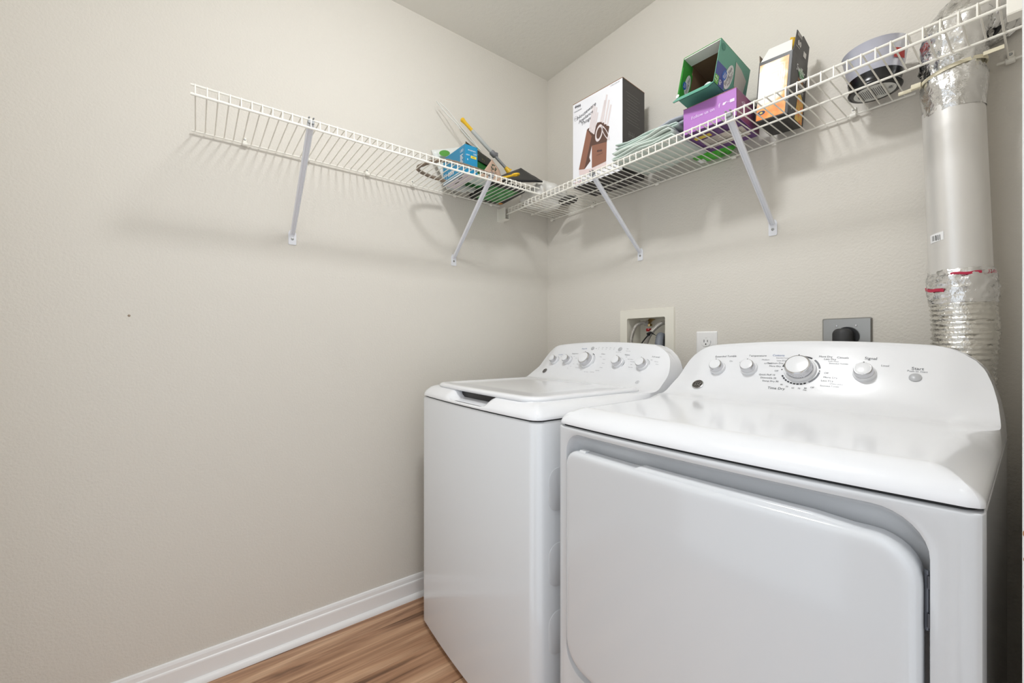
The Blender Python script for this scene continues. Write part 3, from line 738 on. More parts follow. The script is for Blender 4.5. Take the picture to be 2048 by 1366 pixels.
m.box(-0.079, -0.062, -0.026, -0.017, 1.664 - 0.62, 1.675 - 0.62).box(-0.102, -0.078, -0.0235, -0.021, 1.661 - 0.62, 1.669 - 0.62).box(0.036, 0.066, -0.022, -0.0195, 1.685 - 0.62, 1.693 - 0.62)
m.build('cable_tie', mat('ivory_nylon', (226, 218, 192), 0.5), du, smooth=False, label='ivory nylon cable tie')
# barcode sticker and red printed tape on the duct surface
def on_duct(z, a, r_): return D(cxz(z) + r_ * math.sin(a), -0.077 - r_ * math.cos(a), z)
def decal(name, z0, z1, a0, a1, r_, material, wav=0.0, tilt=0.0):
    rows = [[on_duct(z + tilt * f + wav * math.sin(f * 9), lerp(a0, a1, f), r_ ) for f in [k / 16 for k in range(17)]] for z in (z0, z1)]
    return MB().grid(rows).build(name, material, du, smooth=True)
A0 = R(-30)
decal('sticker', 1.287, 1.306, R(-54), R(-21), 0.0518, M_WHITE, tilt=0.004)
for i, w in enumerate((1, 2, 1, 1, 3, 1, 2, 1, 2)):
    a = R(-48 + i * 2.4)
    decal('barcode_bar', 1.2915, 1.3035, a, a + R(0.6 * w), 0.0521, M_BLACK)
red = mat('red_print', (186, 40, 72), 0.5)
decal('red_print', 1.207, 1.2125, R(-10), R(40), 0.0568, red, wav=0.001)
decal('red_print', 1.180, 1.187, R(-85), R(-22), 0.0580, red, wav=0.0015, tilt=-0.010)
t = TB(); text(t, '324h', 0.011, frame(on_duct(1.210, R(58), 0.0595), (math.cos(R(58)), math.sin(R(58)), 0), (0, 0, 1)))
t.build('lettering', red, du, smooth=False)

# ================================================================== cartons on the shelves
E = 0.0006
def faces(w, d, h):
    return dict(front=frame((0, -E, 0), (1, 0, 0), (0, 0, 1)), right=frame((w + E, 0, 0), (0, 1, 0), (0, 0, 1)),
                left=frame((-E, d, 0), (0, -1, 0), (0, 0, 1)), bottom=frame((0, d, -E), (1, 0, 0), (0, -1, 0)), top=frame((0, 0, h + E), (1, 0, 0), (0, 1, 0)))

# --- knife block carton
w, d, h = 0.240, 0.150, 0.346
kb = thing('knife_block_carton', 'tall white and black carton printed with a wooden knife block', 'box', (0.409, -0.230, ZR + 0.003), (0, 0, R(3.9)))
kraft = mat('brown_cardboard', (150, 116, 88), 0.8)
MB().box(0, w, 0, d, 0, h).build('carton', mat('charcoal_card', (52, 48, 47), 0.45), kb, smooth=False, bevel=0.0012)
FF = faces(w, d, h)
MB().rect(0.0008, w - 0.0005, 0.0005, h - 0.003, FF['front']).build('front_print', mat('white_card', (236, 236, 240), 0.4), kb, smooth=False)
MB().rect(0, w, h - 0.0028, h, FF['front']).rect(0, d, h - 0.0022, h, FF['right']).build('card_edge', kraft, kb, smooth=False)
def kf(x, y):            # photo-crop position on the printed front -> carton face coordinates
    u = (x - 112) / 612.0
    yt = lerp(415, 65, u); yb = lerp(1385, 1135, u)
    return (u * w, (1 - (y - yt) / (yb - yt)) * h)
def kp(mb, pts, z=0.0004): mb.poly([kf(*p) for p in pts][::-1], FF['front'], z)
mA = MB(); kp(mA, [(300, 690), (360, 760), (265, 1152), (193, 1166)])
kp(mA, [(362, 872), (545, 818), (538, 1042), (362, 1132)], 0.0006)
mA.build('printed_block', mat('print_brown', (142, 98, 80), 0.5), kb, smooth=False)
mB_ = MB(); kp(mB_, [(300, 690), (345, 650), (400, 735), (360, 760)]); kp(mB_, [(360, 760), (430, 600), (490, 585), (575, 640), (545, 818), (362, 872), (330, 1010), (345, 1050), (275, 1145), (265, 1152)], 0.0003)
mB_.build('printed_block_shade', mat('print_dark_brown', (92, 66, 56), 0.5), kb, smooth=False)
mC = MB()
for x0, y0, x1, y1 in ((380, 395, 335, 700), (402, 405, 352, 715), (424, 420, 370, 725), (436, 480, 385, 735), (525, 335, 470, 590), (548, 270, 492, 600), (572, 330, 520, 615), (596, 385, 548, 630)):
    kp(mC, [(x0 - 9, y0), (x0 + 9, y0 + 4), (x1 + 9, y1 + 4), (x1 - 9, y1)], 0.0008)
for cx, cy, a, b, ro in ((452, 720, 40, 105, 0.25), (530, 715, 26, 95, -0.5)):
    pts = []
    for k in range(25):
        t_ = 2 * PI * k / 24
        for q in (1.0, 0.68):
            x = a * q * math.cos(t_); y = b * q * math.sin(t_)
            pts.append((*kf(cx + x * math.cos(ro) - y * math.sin(ro), cy + x * math.sin(ro) + y * math.cos(ro)), 0.0009))
    mC.add(pts, [(2 * k, 2 * k + 2, 2 * k + 3, 2 * k + 1) for k in range(24)], FF['front'])
mC.build('printed_handles', mat('print_pale_pink', (222, 212, 212), 0.5), kb, smooth=False)
mD = MB(); kp(mD, [(195, 1170), (360, 1136), (538, 1046), (540, 1110), (360, 1190), (200, 1230)])
mD.build('printed_reflection', mat('print_pinkish', (226, 208, 206), 0.5), kb, smooth=False)
t = TB()
def kt(s, x, y, size, rot=0.0, shear=0.0):
    u, v = kf(x, y); text(t, s, size, FF['front'], u, v, 0.0012, rot=rot, shear=shear)
kt('Houseware', 290, 480, 0.021, 0.25, 0.3); kt('Appliance', 282, 545, 0.019, 0.22, 0.3); kt('Things', 285, 595, 0.019, 0.2, 0.3)
kt('CANGSHAN', 180, 480, 0.0075); kt('CANGSHAN', 460, 965, 0.0055)
for i in range(4):
    u, v = kf(150 + i * 20, 440 - i * 8); t.rect(u - 0.0015, u + 0.0015, v - 0.006, v + 0.006, FF['front'], 0.001).rect(u - 0.0045, u + 0.0045, v - 0.001, v + 0.001, FF['front'], 0.001)
    u, v = kf(435 + i * 16, 930 - i * 3); t.rect(u - 0.001, u + 0.001, v - 0.005, v + 0.005, FF['front'], 0.001).rect(u - 0.0035, u + 0.0035, v - 0.0008, v + 0.0008, FF['front'], 0.001)
u, v = kf(153, 575); t.ring(u, v, 0.0085, 0.0092, 0, 2 * PI, FF['front'], 0.001)
kt('NSF', 153, 575, 0.007); kt('12 PIECE KNIFE SET', 640, 145, 0.005)
for x, y in ((240, 1290), (295, 1265), (420, 1215), (490, 1205), (240, 1320), (420, 1240)): kt('cutlery', x, y, 0.008, 0.0)
t.build('lettering', M_INKD, kb, smooth=False)
t = TB(); kt('COUPON', 178, 1310, 0.009); kt('INSIDE', 178, 1335, 0.009); t.build('red_lettering', mat('red_ink', (190, 70, 84), 0.5), kb, smooth=False)
t = TB(); Mr = FF['right']
for i in range(11): t.rect(0.022 + 0.006 * (i % 3), 0.105 + 0.012 * math.sin(i * 2.1), 0.30 - i * 0.011, 0.3012 - i * 0.011, Mr)
for i in range(4): t.rect(0.040 + i * 0.011, 0.0425 + i * 0.011, 0.135, 0.158, Mr).rect(0.036 + i * 0.011, 0.046 + i * 0.011, 0.145, 0.147, Mr)
text(t, 'CANGSHAN', 0.010, Mr, 0.062, 0.120)
for i in range(6): t.rect(0.034 + i * 0.0035, 0.036 + i * 0.0035, 0.078, 0.100, Mr)
Mb = FF['bottom']; t.rect(0.03, 0.10, 0.02, 0.026, Mb).rect(0.03, 0.085, 0.032, 0.038, Mb).rect(0.11, 0.15, 0.03, 0.06, Mb).rect(0.17, 0.21, 0.03, 0.036, Mb)
t.build('side_lettering', mat('print_grey', (120, 116, 114), 0.5), kb, smooth=False)

# --- purple carton
w, d, h = 0.155, 0.176, 0.080
pb = thing('purple_carton', 'low purple carton under the green trash bag carton', 'box', (0.923, -0.270, ZR + 0.003), (0, 0, R(3.7)))
purple = mat('purple_card', (172, 112, 186), 0.55)
MB().box(0, w, 0, d, 0, h).build('carton', purple, pb, smooth=False, bevel=0.001)
FF = faces(w, d, h)
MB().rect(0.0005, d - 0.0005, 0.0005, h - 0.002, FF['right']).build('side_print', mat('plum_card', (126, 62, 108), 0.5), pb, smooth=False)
MB().rect(0.001, w - 0.001, 0.001, d - 0.001, FF['bottom']).build('bottom_print', mat('deep_purple_card', (92, 52, 112), 0.5), pb, smooth=False)
MB().rect(0.02, w - 0.012, 0.03, 0.105, FF['bottom'], 0.0004).build('bottom_label', mat('beige_print', (206, 196, 186), 0.6), pb, smooth=False)
MB().rect(0.012, 0.062, 0.115, 0.135, FF['bottom'], 0.0004).build('yellow_label', mat('yellow_print', (214, 190, 70), 0.6), pb, smooth=False)
MB().rect(0, w, h - 0.0015, h, FF['front'], 0.0002).build('card_edge', kraft, pb, smooth=False)
t = TB(); text(t, 'Follow us on', 0.0135, FF['front'], 0.060, 0.043, 0.0003)
text(t, 'f', 0.017, FF['front'], 0.108, 0.046, 0.0003)
t.poly([(0.117, 0.044), (0.122, 0.042), (0.127, 0.047), (0.129, 0.051), (0.124, 0.050), (0.119, 0.050)], FF['front'], 0.0003)
t.rect(0.138, 0.150, 0.0425, 0.051, FF['front'], 0.0003); text(t, 'You', 0.006, FF['front'], 0.1335, 0.047, 0.0003)
text(t, 'TEA', 0.016, FF['right'], 0.05, 0.05, 0.0004, rot=0.4)
t.build('lettering', mat('pale_lilac_print', (232, 214, 238), 0.5), pb, smooth=False)
t = TB()
for i in range(9): t.rect(0.03, 0.075 + 0.02 * math.sin(i * 2.7), 0.036 + i * 0.0075, 0.0375 + i * 0.0075, FF['bottom'], 0.0007).rect(0.10, 0.125 + 0.01 * math.cos(i), 0.036 + i * 0.0075, 0.0375 + i * 0.0075, FF['bottom'], 0.0007)
text(t, 'NUTRITION', 0.009, FF['bottom'], 0.11, 0.112, 0.0007); t.build('fine_print', M_INKD, pb, smooth=False)

# --- green trash bag carton, open end towards the room
w, d, h = 0.121, 0.172, 0.134
gb = thing('trash_bag_carton', 'open green trash bag carton tipped back on the purple carton', 'box', (0.905, -0.278, ZR + 0.003 + 0.080 + 0.0400), (R(-10.6), R(4.0), R(-3.5)))
teal = mat('teal_card', (96, 158, 138), 0.5); green = mat('green_card', (58, 146, 56), 0.5); T = 0.0016
grey_in = mat('kraft_inside', (110, 84, 62), 0.85)
MB().box(w - T, w, 0, d, 0, h).box(0, w, d - T, d, 0, h).box(0, w, 0, d, 0, T).build('carton', teal, gb, smooth=False)
MB().box(0, T, 0, d, T, h).box(0, w, 0, d, h - T, h).build('carton_green_sides', green, gb, smooth=False)
MB().box(w - 2 * T, w - T, 0.002, d - T, T, h - T).box(T, w - T, d - 2 * T, d - T, T, h - T).box(T, w - T, 0.03, d - T, h - 2 * T, h - T).box(T, 2 * T, 0.05, d - T, T, h - T).build('carton_lining', grey_in, gb, smooth=False)
# flaps
MB().box(T, w - T, 0.001, 0.040, h - 2.6 * T, h - 1.1 * T).build('top_flap', mat('white_flap', (232, 230, 226), 0.6), gb, smooth=False)
MB().box(T, 2.2 * T, 0.002, 0.052, T, h - 0.03).build('side_flap', green, gb, smooth=False)
Mf = Matrix.Translation((0, 0, 0)) @ Matrix.Rotation(R(52), 4, 'X')
MB().add([(-0.002, 0, 0), (w + 0.001, 0, 0), (w - 0.001, -0.036, 0), (0.010, -0.036, 0), (-0.002, -0.022, 0)], [(0, 4, 3, 2, 1)], Mf).add([(-0.002, 0, -T), (w + 0.001, 0, -T), (w - 0.001, -0.036, -T), (0.010, -0.036, -T), (-0.002, -0.022, -T)], [(0, 1, 2, 3, 4)], Mf).build('bottom_flap', teal, gb, smooth=False)
FF = faces(w, d, h); Mr = FF['right']
MB().rect(0.0, 0.05, 0.0, 0.066, Mr).poly([(0.05, 0), (d, 0), (d, 0.03), (0.10, 0.036)], Mr).build('navy_print', mat('navy_print', (66, 78, 146), 0.5), gb, smooth=False)
MB().rect(0.0, 0.020, 0.0, 0.026, Mr, 0.0004).build('green_tab', mat('green_tab', (98, 172, 70), 0.5), gb, smooth=False)
m = TB().ell(0.066, 0.050, 0.0175, 0.043, Mr, 0.0005, rot=-0.28)
m.ell(0.058, -0.004, 0.026, 0.008, Mf @ frame((0, -0.022, -T - 0.0004), (1, 0, 0), (0, -1, 0)))
Mi = frame((2.2 * T + 0.0004, 0.004, 0.02), (0, 1, 0), (0, 0, 1)); m.ell(0.030, 0.042, 0.013, 0.034, Mi, 0, rot=-0.1)
m.build('oval_label', mat('oval_label', (214, 216, 214), 0.5), gb, smooth=False)
m = TB().ell(0.044, 0.043, 0.0105, 0.017, Mr, 0.0008, rot=-0.3).ell(0.017, 0.033, 0.009, 0.0125, Mi, 0.0003)
m.build('blue_logo', mat('logo_blue', (40, 96, 176), 0.45), gb, smooth=False)
t = TB(); text(t, 'Great', 0.0085, Mr, 0.042, 0.043, 0.0011, rot=R(72)); text(t, 'Value', 0.0085, Mr, 0.048, 0.042, 0.0011, rot=R(72)); text(t, 'Great', 0.006, Mi, 0.015, 0.033, 0.0006, rot=R(85)); text(t, 'Value', 0.006, Mi, 0.020, 0.033, 0.0006, rot=R(85))
text(t, '13', 0.019, Mr, 0.009, 0.013, 0.0008, rot=R(72)); text(t, '40', 0.017, Mr, 0.029, 0.012, 0.0008, rot=R(72)); t.ell(0, 0, 0.0055, 0.0055, FF['front'] @ Matrix.Translation((0.002, 0.008, 0)), n=16)
t.build('white_lettering', M_WHITE, gb, smooth=False)
t = TB(); text(t, 'Strong Flex', 0.0150, Mr, 0.062, 0.050, 0.0009, rot=R(74)); text(t, 'Strong Flex', 0.0115, Mi, 0.031, 0.042, 0.0005, rot=R(84))
text(t, 'TALL KITCHEN BAGS', 0.0058, Mr, 0.073, 0.049, 0.0009, rot=R(74)); text(t, 'DRAWSTRING', 0.0055, Mr, 0.078, 0.049, 0.0009, rot=R(74)); t.build('lettering', M_INKD, gb, smooth=False)
MB().poly([(0.090, 0.112), (0.125, 0.105), (0.158, 0.088), (0.150, 0.040), (0.128, 0.018), (0.118, 0.034), (0.098, 0.040), (0.094, 0.075)], Mr, 0.0005).build('printed_bag', mat('print_bag', (188, 184, 176), 0.5), gb, smooth=False)
MB().ell(0.018, 0.117, 0.010, 0.010, Mr, 0.0005).build('round_seal', mat('seal_teal', (64, 130, 112), 0.5), gb, smooth=False)
# white bag roll inside
MB().tube([(0.08, 0.03, 0.018), (0.085, 0.09, 0.022), (0.085, 0.15, 0.022)], 0.016, 12).build('bag_roll', mat('white_plastic_roll', (214, 222, 220), 0.4), gb)

# --- duster carton
w, d, h = 0.086, 0.122, 0.172
sb = thing('duster_carton', 'black and orange duster carton with its top flaps standing open', 'box', (1.084, -0.158, ZR + 0.0095), (0, R(4.2), R(1.5)))
blk = mat('black_card', (38, 36, 36), 0.4)
MB().box(0, T, 0, d, 0, h).box(w - T, w, 0, d, 0, h).box(0, w, 0, T, 0, h).box(0, w, d - T, d, 0, h).box(0, w, 0, d, 0, T).build('carton', blk, sb, smooth=False)
FF = faces(w, d, h)
def orange_glare_mat():  # orange print with a white glare painted into its colour
    m_ = bpy.data.materials.new('orange_glare_print'); m_.use_nodes = True; nt = m_.node_tree; L = nt.links.new
    b = nt.nodes['Principled BSDF']; b.inputs['Roughness'].default_value = 0.35
    tc = nt.nodes.new('ShaderNodeTexCoord'); mp = nt.nodes.new('ShaderNodeMapping'); mp.inputs['Location'].default_value = (-0.50, 0, -1.25); mp.inputs['Scale'].default_value = (17, 0.001, 12.0)
    L(tc.outputs['Object'], mp.inputs[0])
    gr = nt.nodes.new('ShaderNodeTexGradient'); gr.gradient_type = 'SPHERICAL'; 
    nz = nt.nodes.new('ShaderNodeTexNoise'); nz.inputs['Scale'].default_value = 45; nz.inputs['Detail'].default_value = 4
    L(tc.outputs['Object'], nz.inputs['Vector'])
    L(mp.outputs[0], gr.inputs[0])
    ad = nt.nodes.new('ShaderNodeMath'); ad.operation = 'MULTIPLY_ADD'; ad.inputs[1].default_value = 0.5; L(nz.outputs['Fac'], ad.inputs[0]); L(gr.outputs['Fac'], ad.inputs[2])
    cr = nt.nodes.new('ShaderNodeValToRGB'); e = cr.color_ramp.elements
    e[0].position = 0.2; e[0].color = (*srgb((240, 132, 44)), 1); e[1].position = 0.62; e[1].color = (*srgb((252, 246, 236)), 1)
    k = e.new(0.38); k.color = (*srgb((246, 176, 92)), 1)
    L(ad.outputs[0], cr.inputs[0]); L(cr.outputs[0], b.inputs['Base Color'])
    return m_
MB().rect(0.003, w - 0.008, 0.004, h - 0.010, FF['front']).build('front_print', orange_glare_mat(), sb, smooth=False)
t = TB()
for i in range(4):
    x1 = w - 0.014 - i * 0.006
    t.rect(x1 - 0.0005, x1, 0.075 + i * 0.012, h - 0.020 - i * 0.008, FF['front'], 0.0003).rect(x1 - 0.03 + i * 0.004, x1, h - 0.0205 - i * 0.008, h - 0.020 - i * 0.008, FF['front'], 0.0003)
t.build('printed_lines', mat('print_tan', (196, 140, 84), 0.5), sb, smooth=False)
MB().ell(0.016, 0.024, 0.0105, 0.006, FF['front'], 0.0003).build('emblem', mat('emblem_navy', (30, 40, 84), 0.5), sb, smooth=False)
MB().ell(0.016, 0.024, 0.004, 0.003, FF['front'], 0.0005).build('emblem_centre', mat('emblem_yellow', (224, 200, 90), 0.5), sb, smooth=False)
Mr = FF['right']
MB().poly([(0.050, 0.0), (0.110, 0.0), (0.110, 0.06), (0.085, 0.080), (0.062, 0.072)], Mr).build('printed_duster', mat('print_duster', (226, 186, 84), 0.5, var=(60, (222, 120, 70), 0.45, 0.6)), sb, smooth=False)
t = TB(); text(t, 'Swiffer', 0.026, Mr, 0.066, 0.140, 0.0004, shear=0.2, sx=0.95); text(t, 'Duster', 0.017, Mr, 0.086, 0.124, 0.0004, shear=0.2); text(t, 'HEAVY', 0.016, Mr, 0.078, 0.098, 0.0004); text(t, 'DUTY', 0.016, Mr, 0.080, 0.083, 0.0004); text(t, '6', 0.011, Mr, 0.02, 0.02, 0.0004)
t.build('white_lettering', M_WHITE, sb, smooth=False)
t = TB(); text(t, 'DUSTERS', 0.0105, Mr, 0.072, 0.112, 0.0004); t.build('orange_lettering', mat('orange_ink', (230, 150, 60), 0.5), sb, smooth=False)
MB().ell(0.074, 0.134, 0.022, 0.013, Mr, 0.0002).build('green_swoosh', mat('swoosh_green', (90, 150, 100), 0.5), sb, smooth=False)
# flaps: white front one leaning back, black one upright on the right, kraft one on the left
Mw = Matrix.Translation((0, 0.001, h)) @ Matrix.Rotation(R(-28), 4, 'X')
MB().add([(0.003, 0, 0), (w - 0.003, 0, 0), (w - 0.012, 0, 0.050), (0.014, 0, 0.050), (0.003, T, 0), (w - 0.003, T, 0), (w - 0.012, T, 0.050), (0.014, T, 0.050)], [(0, 1, 2, 3), (7, 6, 5, 4), (0, 4, 5, 1), (1, 5, 6, 2), (2, 6, 7, 3), (3, 7, 4, 0)], Mw).build('front_flap', mat('white_flap', (232, 230, 226), 0.6), sb, smooth=False)
Mk = Matrix.Translation((w, 0, h)) @ Matrix.Rotation(R(4), 4, 'Y')
fl = MB().add([(-T, 0.004, -0.002), (-T, d - 0.002, -0.002), (-T, d - 0.010, 0.052), (-T, 0.058, 0.060), (-T, 0.052, 0.054), (-T, 0.010, 0.056), (0, 0.004, -0.002), (0, d - 0.002, -0.002), (0, d - 0.010, 0.052), (0, 0.058, 0.060), (0, 0.052, 0.054), (0, 0.010, 0.056)], [(5, 4, 3, 2, 1, 0), (6, 7, 8, 9, 10, 11)] + [(i, (i + 1) % 6, (i + 1) % 6 + 6, i + 6) for i in range(6)], Mk).build('side_flap', blk, sb, smooth=False)
t = TB(); Mk2 = Mk @ frame((E, 0, 0), (0, 1, 0), (0, 0, 1))
t.ell(0.030, 0.030, 0.0068, 0.0068, Mk2).ell(0.044, 0.030, 0.0068, 0.0068, Mk2)
for i in range(4): t.rect(0.016, 0.050, 0.045 + i * 0.0022, 0.0462 + i * 0.0022, Mk2)
t.rect(0.016, 0.044, 0.018, 0.0195, Mk2).rect(0.074, 0.096, 0.012, 0.026, Mk2)
t.build('flap_print', mat('flap_white', (210, 208, 204), 0.5), fl, smooth=False)
t = TB(); text(t, 'C', 0.009, Mk2, 0.030, 0.030, 0.0003); text(t, 'E', 0.009, Mk2, 0.044, 0.030, 0.0003); t.build('flap_lettering', blk, fl, smooth=False)
Mk = Matrix.Translation((0, 0.002, h)) @ Matrix.Rotation(R(-6), 4, 'Y')
MB().box(0, T, 0, 0.06, 0, 0.022, Mk).build('left_flap', mat('grey_board', (128, 116, 100), 0.8), sb, smooth=False)
MB().tube(spline([(0.060, 0.05, 0.12), (0.064, 0.05, 0.19), (0.068, 0.048, 0.225), (0.070, 0.046, 0.233)], 4), lambda f: 0.009 * (1 if f < 0.92 else 1.7 - 0.76 * f), 12).build('handle', mat('yellow_plastic', (232, 186, 40), 0.4), sb)

# --- grey tub on black base
tub = thing('plastic_tub', 'grey plastic tub on a round black base with paper label underneath', 'tub', (1.343, -0.088, ZR + 0.0025), (0, 0, 0))
prof = [(0.0001, 0.0), (0.050, 0.0), (0.0535, 0.002), (0.0545, 0.005), (0.0525, 0.009), (0.050, 0.013), (0.0525, 0.024), (0.0545, 0.034), (0.0001, 0.034)]
MB().lathe(prof, 48).build('base', mat('glossy_black', (20, 20, 22), 0.25), tub, angle=50, label='glossy black base')
prof = [(0.0545, 0.034), (0.058, 0.056), (0.062, 0.082), (0.0655, 0.099), (0.0672, 0.103), (0.0655, 0.1035), (0.0635, 0.099), (0.060, 0.082), (0.056, 0.056), (0.0525, 0.036)]
rows = [[(r_ * math.cos(a), r_ * math.sin(a), z) for r_, z in prof] for a in [2 * PI * k / 48 for k in range(49)]]
MB().grid(rows).build('bowl', mat('grey_translucent_plastic', (198, 199, 212), 0.22, trans=0.35), tub, angle=50)
Ml = frame((0, 0, -0.0006), (1, 0, 0), (0, -1, 0))
MB().ell(0, 0, 0.042, 0.042, Ml).build('paper_label', mat('label_paper', (206, 206, 200), 0.6), tub, smooth=False)
t = TB()
for i in range(13): t.rect(-0.026 + i * 0.0035, -0.0248 + i * 0.0035, -0.024 + 0.004 * math.sin(i), 0.026 - 0.003 * math.cos(i * 2), Ml, 0.0004)
text(t, 'dip', 0.013, Ml, 0.030, 0.0, 0.0004, rot=R(90)); t.rect(-0.033, -0.029, -0.008, 0.008, Ml, 0.0004); t.build('label_print', M_INKD, tub, smooth=False)
dcl = MB()
rows = [[(0.0605 * math.cos(a) * (1 + 0.35 * (z - 0.07)), 0.0605 * math.sin(a) * (1 + 0.35 * (z - 0.07)), z) for a in [R(-42 + 30 * k / 8) for k in range(9)]] for z in (0.050, 0.075)]
dcl.grid(rows).build('red_decal', mat('red_decal', (178, 56, 52), 0.5), tub)

# ================================================================== soft goods on the back shelf
def sheet_stack(name, label, loc, size, layers, th, seed, material, rz=0.0, droop=0.0, group=None):
    """folded sheet: one serpentine ribbon with wobble, closed along both long sides"""
    W_, D_ = size
    path = []
    z = th * 0.6
    for l in range(layers):
        xs = [lerp(-W_ / 2, W_ / 2, k / 10) for k in range(11)]
        if l % 2: xs = xs[::-1]
        inset_ = 0.006 * l
        path += [(x * (1 - inset_ / W_), z + 0.0) for x in xs]
        if l < layers - 1:
            e = math.copysign(th * 0.5, xs[-1]); path.append((xs[-1] * (1 - inset_ / W_) + e, z + th * 0.5))
        z += th
    rows = []
    nd = 12
    for j in range(nd + 1):
        y = lerp(-D_ / 2, D_ / 2, j / nd); row = []
        for (x, zz) in path:
            n_ = noise.noise(Vector((x * 14 + seed, y * 16, zz * 40))) * th * 0.85 * min(1.0, zz / th - 0.2)
            n2 = noise.noise(Vector((x * 9 + seed, 3.3, zz * 90))) * 0.017
            row.append((x + noise.noise(Vector((zz * 60, y * 9, seed))) * 0.004, y * (1 - 0.02 * seed % 0.05) + n2, max(0.0012, zz + n_) - droop * 0))
        rows.append(row)
    o = MB().grid(rows).build(name, material, None, angle=180, loc=loc)
    o.rotation_euler = (0, 0, rz)
    sm = o.modifiers.new('thick', 'SOLIDIFY'); sm.thickness = th * 0.45; sm.offset = 0
    tag(o, label, 'folded sheet', group)
    return o
mint = mat('mint_sheeting', (190, 206, 198), 0.45, trans=0.0); lav = mat('lavender_grey_fabric', (176, 178, 188), 0.6); silv = mat('pale_mint_fabric', (206, 216, 208), 0.5)
sheet_stack('folded_sheet', 'pale mint folded sheeting lying on the wires beside the knife block carton', (0.780, -0.190, ZR + 0.0035), (0.240, 0.195), 5, 0.0085, 1.3, silv, R(-3))
sheet_stack('folded_sheet', 'darker mint folded sheeting on top of the pale sheeting', (0.776, -0.194, ZR + 0.0485), (0.226, 0.165), 2, 0.0090, 4.1, mint, R(5))
sheet_stack('folded_sheet', 'lavender grey folded fabric topmost of the pile by the knife block carton', (0.780, -0.140, ZR + 0.0740), (0.240, 0.150), 2, 0.0130, 7.7, lav, R(-2))

def pillow(size, seed, n=24, amp=0.12, pw_=0.55):
    a, b, c = size; rows = []
    for i in range(n + 1):
        th = PI * i / n; row = []
        for j in range(n * 2 + 1):
            ph = 2 * PI * j / (n * 2)
            def sg(v, p): return math.copysign(abs(v) ** p, v)
            x = a * sg(math.sin(th) if i not in (0, n) else 0, 0.9) * sg(math.cos(ph), pw_); y = b * sg(math.sin(th) if i not in (0, n) else 0, 0.9) * sg(math.sin(ph), pw_); z = c * math.cos(th)
            q = noise.noise(Vector((math.cos(ph) * math.sin(th) * 2.5 + seed, math.sin(ph) * math.sin(th) * 2.5, math.cos(th) * 2.5))) + 0.6 * abs(noise.noise(Vector((x * 60 + seed, y * 60, z * 60))))
            row.append((x * (1 + amp * q), y * (1 + amp * q), z * (1 + amp * 1.6 * q)))
        rows.append(row)
    zmin = min(p[2] for r_ in rows for p in r_)
    return [[(x, y, max(z - zmin * 0.86, 0.0)) for x, y, z in r_] for r_ in rows]
gp = thing('green_pouch', 'bright green plastic pouch lying on the wires behind the purple carton', 'pouch', (0.905, -0.050, ZR + 0.003), (0, 0, R(6)))
MB().grid(pillow((0.062, 0.040, 0.016), 3.0)).build('pouch', mat('bright_green_plastic', (70, 178, 44), 0.3), gp, angle=180)
MB().rect(-0.05, -0.028, -0.02, 0.012, frame((0, 0, -0.0004), (1, 0, 0), (0, -1, 0))).build('white_corner', M_WHITE, gp, smooth=False)
t = TB()
for i in range(7): t.rect(0.026 + i * 0.0026, 0.0272 + i * 0.0026, -0.012, 0.010, frame((0, 0, -0.0006), (1, 0, 0), (0, -1, 0)))
t.build('barcode', M_INKD, gp, smooth=False)

wb = tag(MB().grid(pillow((0.088, 0.100, 0.058), 9.2, 30, 0.18)).build('crumpled_bag', mat('white_plastic_bag', (236, 234, 228), 0.4, bump=(40, 0.5, 3), var=(9, (206, 176, 128), 0.62, 0.8)), None, angle=180, loc=(0.125, -0.138, ZR + 0.003)), 'crumpled white plastic bag in the corner where the two shelves meet', 'bag')
tag(MB().grid(pillow((0.050, 0.030, 0.016), 5.5, 20, 0.15, 0.8)).build('dark_cloth', mat('dark_grey_cloth', (74, 72, 68), 0.8), None, angle=180, loc=(0.262, -0.112, ZR + 0.003)), 'small dark grey cloth bundle on the wires next to the crumpled white bag', 'cloth')

# ================================================================== things on the side wall shelf
w, d, h = 0.058, 0.172, 0.112
lb = thing('bulb_carton', 'small blue carton of light bulbs with yellow tag', 'box', (0.239, -0.648, ZL + 0.003), (0, 0, R(90.8)))
MB().box(0, w, 0, d, 0, h).build('carton', mat('cyan_blue_card', (24, 134, 178), 0.4), lb, smooth=False, bevel=0.0008)
FF = faces(w, d, h)      # front = faces the room, left = faces the camera end
MB().rect(0.002, w - 0.002, 0.002, d - 0.002, FF['bottom']).build('bottom_print', mat('pinkish_white_card', (224, 216, 222), 0.5), lb, smooth=False)
MB().rect(0, d, 0, 0.006, FF['left'], 0.0002).rect(0.006, 0.026, 0.010, 0.014, FF['left'], 0.0003).build('white_strip', M_WHITE, lb, smooth=False)
MB().rect(0.026, 0.052, 0.063, 0.073, FF['front'], 0.0003).build('yellow_tag', mat('tag_yellow', (236, 214, 70), 0.5), lb, smooth=False)
t = TB(); text(t, 'ecosmart', 0.0095, FF['front'], 0.031, 0.093, 0.0004); text(t, 'LED', 0.009, FF['front'], 0.046, 0.081, 0.0004); text(t, '60W', 0.008, FF['front'], 0.013, 0.072, 0.0004); text(t, '8', 0.010, FF['front'], 0.012, 0.054, 0.0004)
Ml = FF['left']; text(t, 'LED', 0.014, Ml, d - 0.022, 0.092, 0.0004)
for i in range(7): t.rect(d - 0.034, d - 0.012 - 0.004 * (i % 3), 0.045 + i * 0.005, 0.0475 + i * 0.005, Ml, 0.0004)
for i in range(4): t.rect(0.045 + i * 0.012, 0.052 + i * 0.012, 0.022, 0.040, Ml, 0.0004)
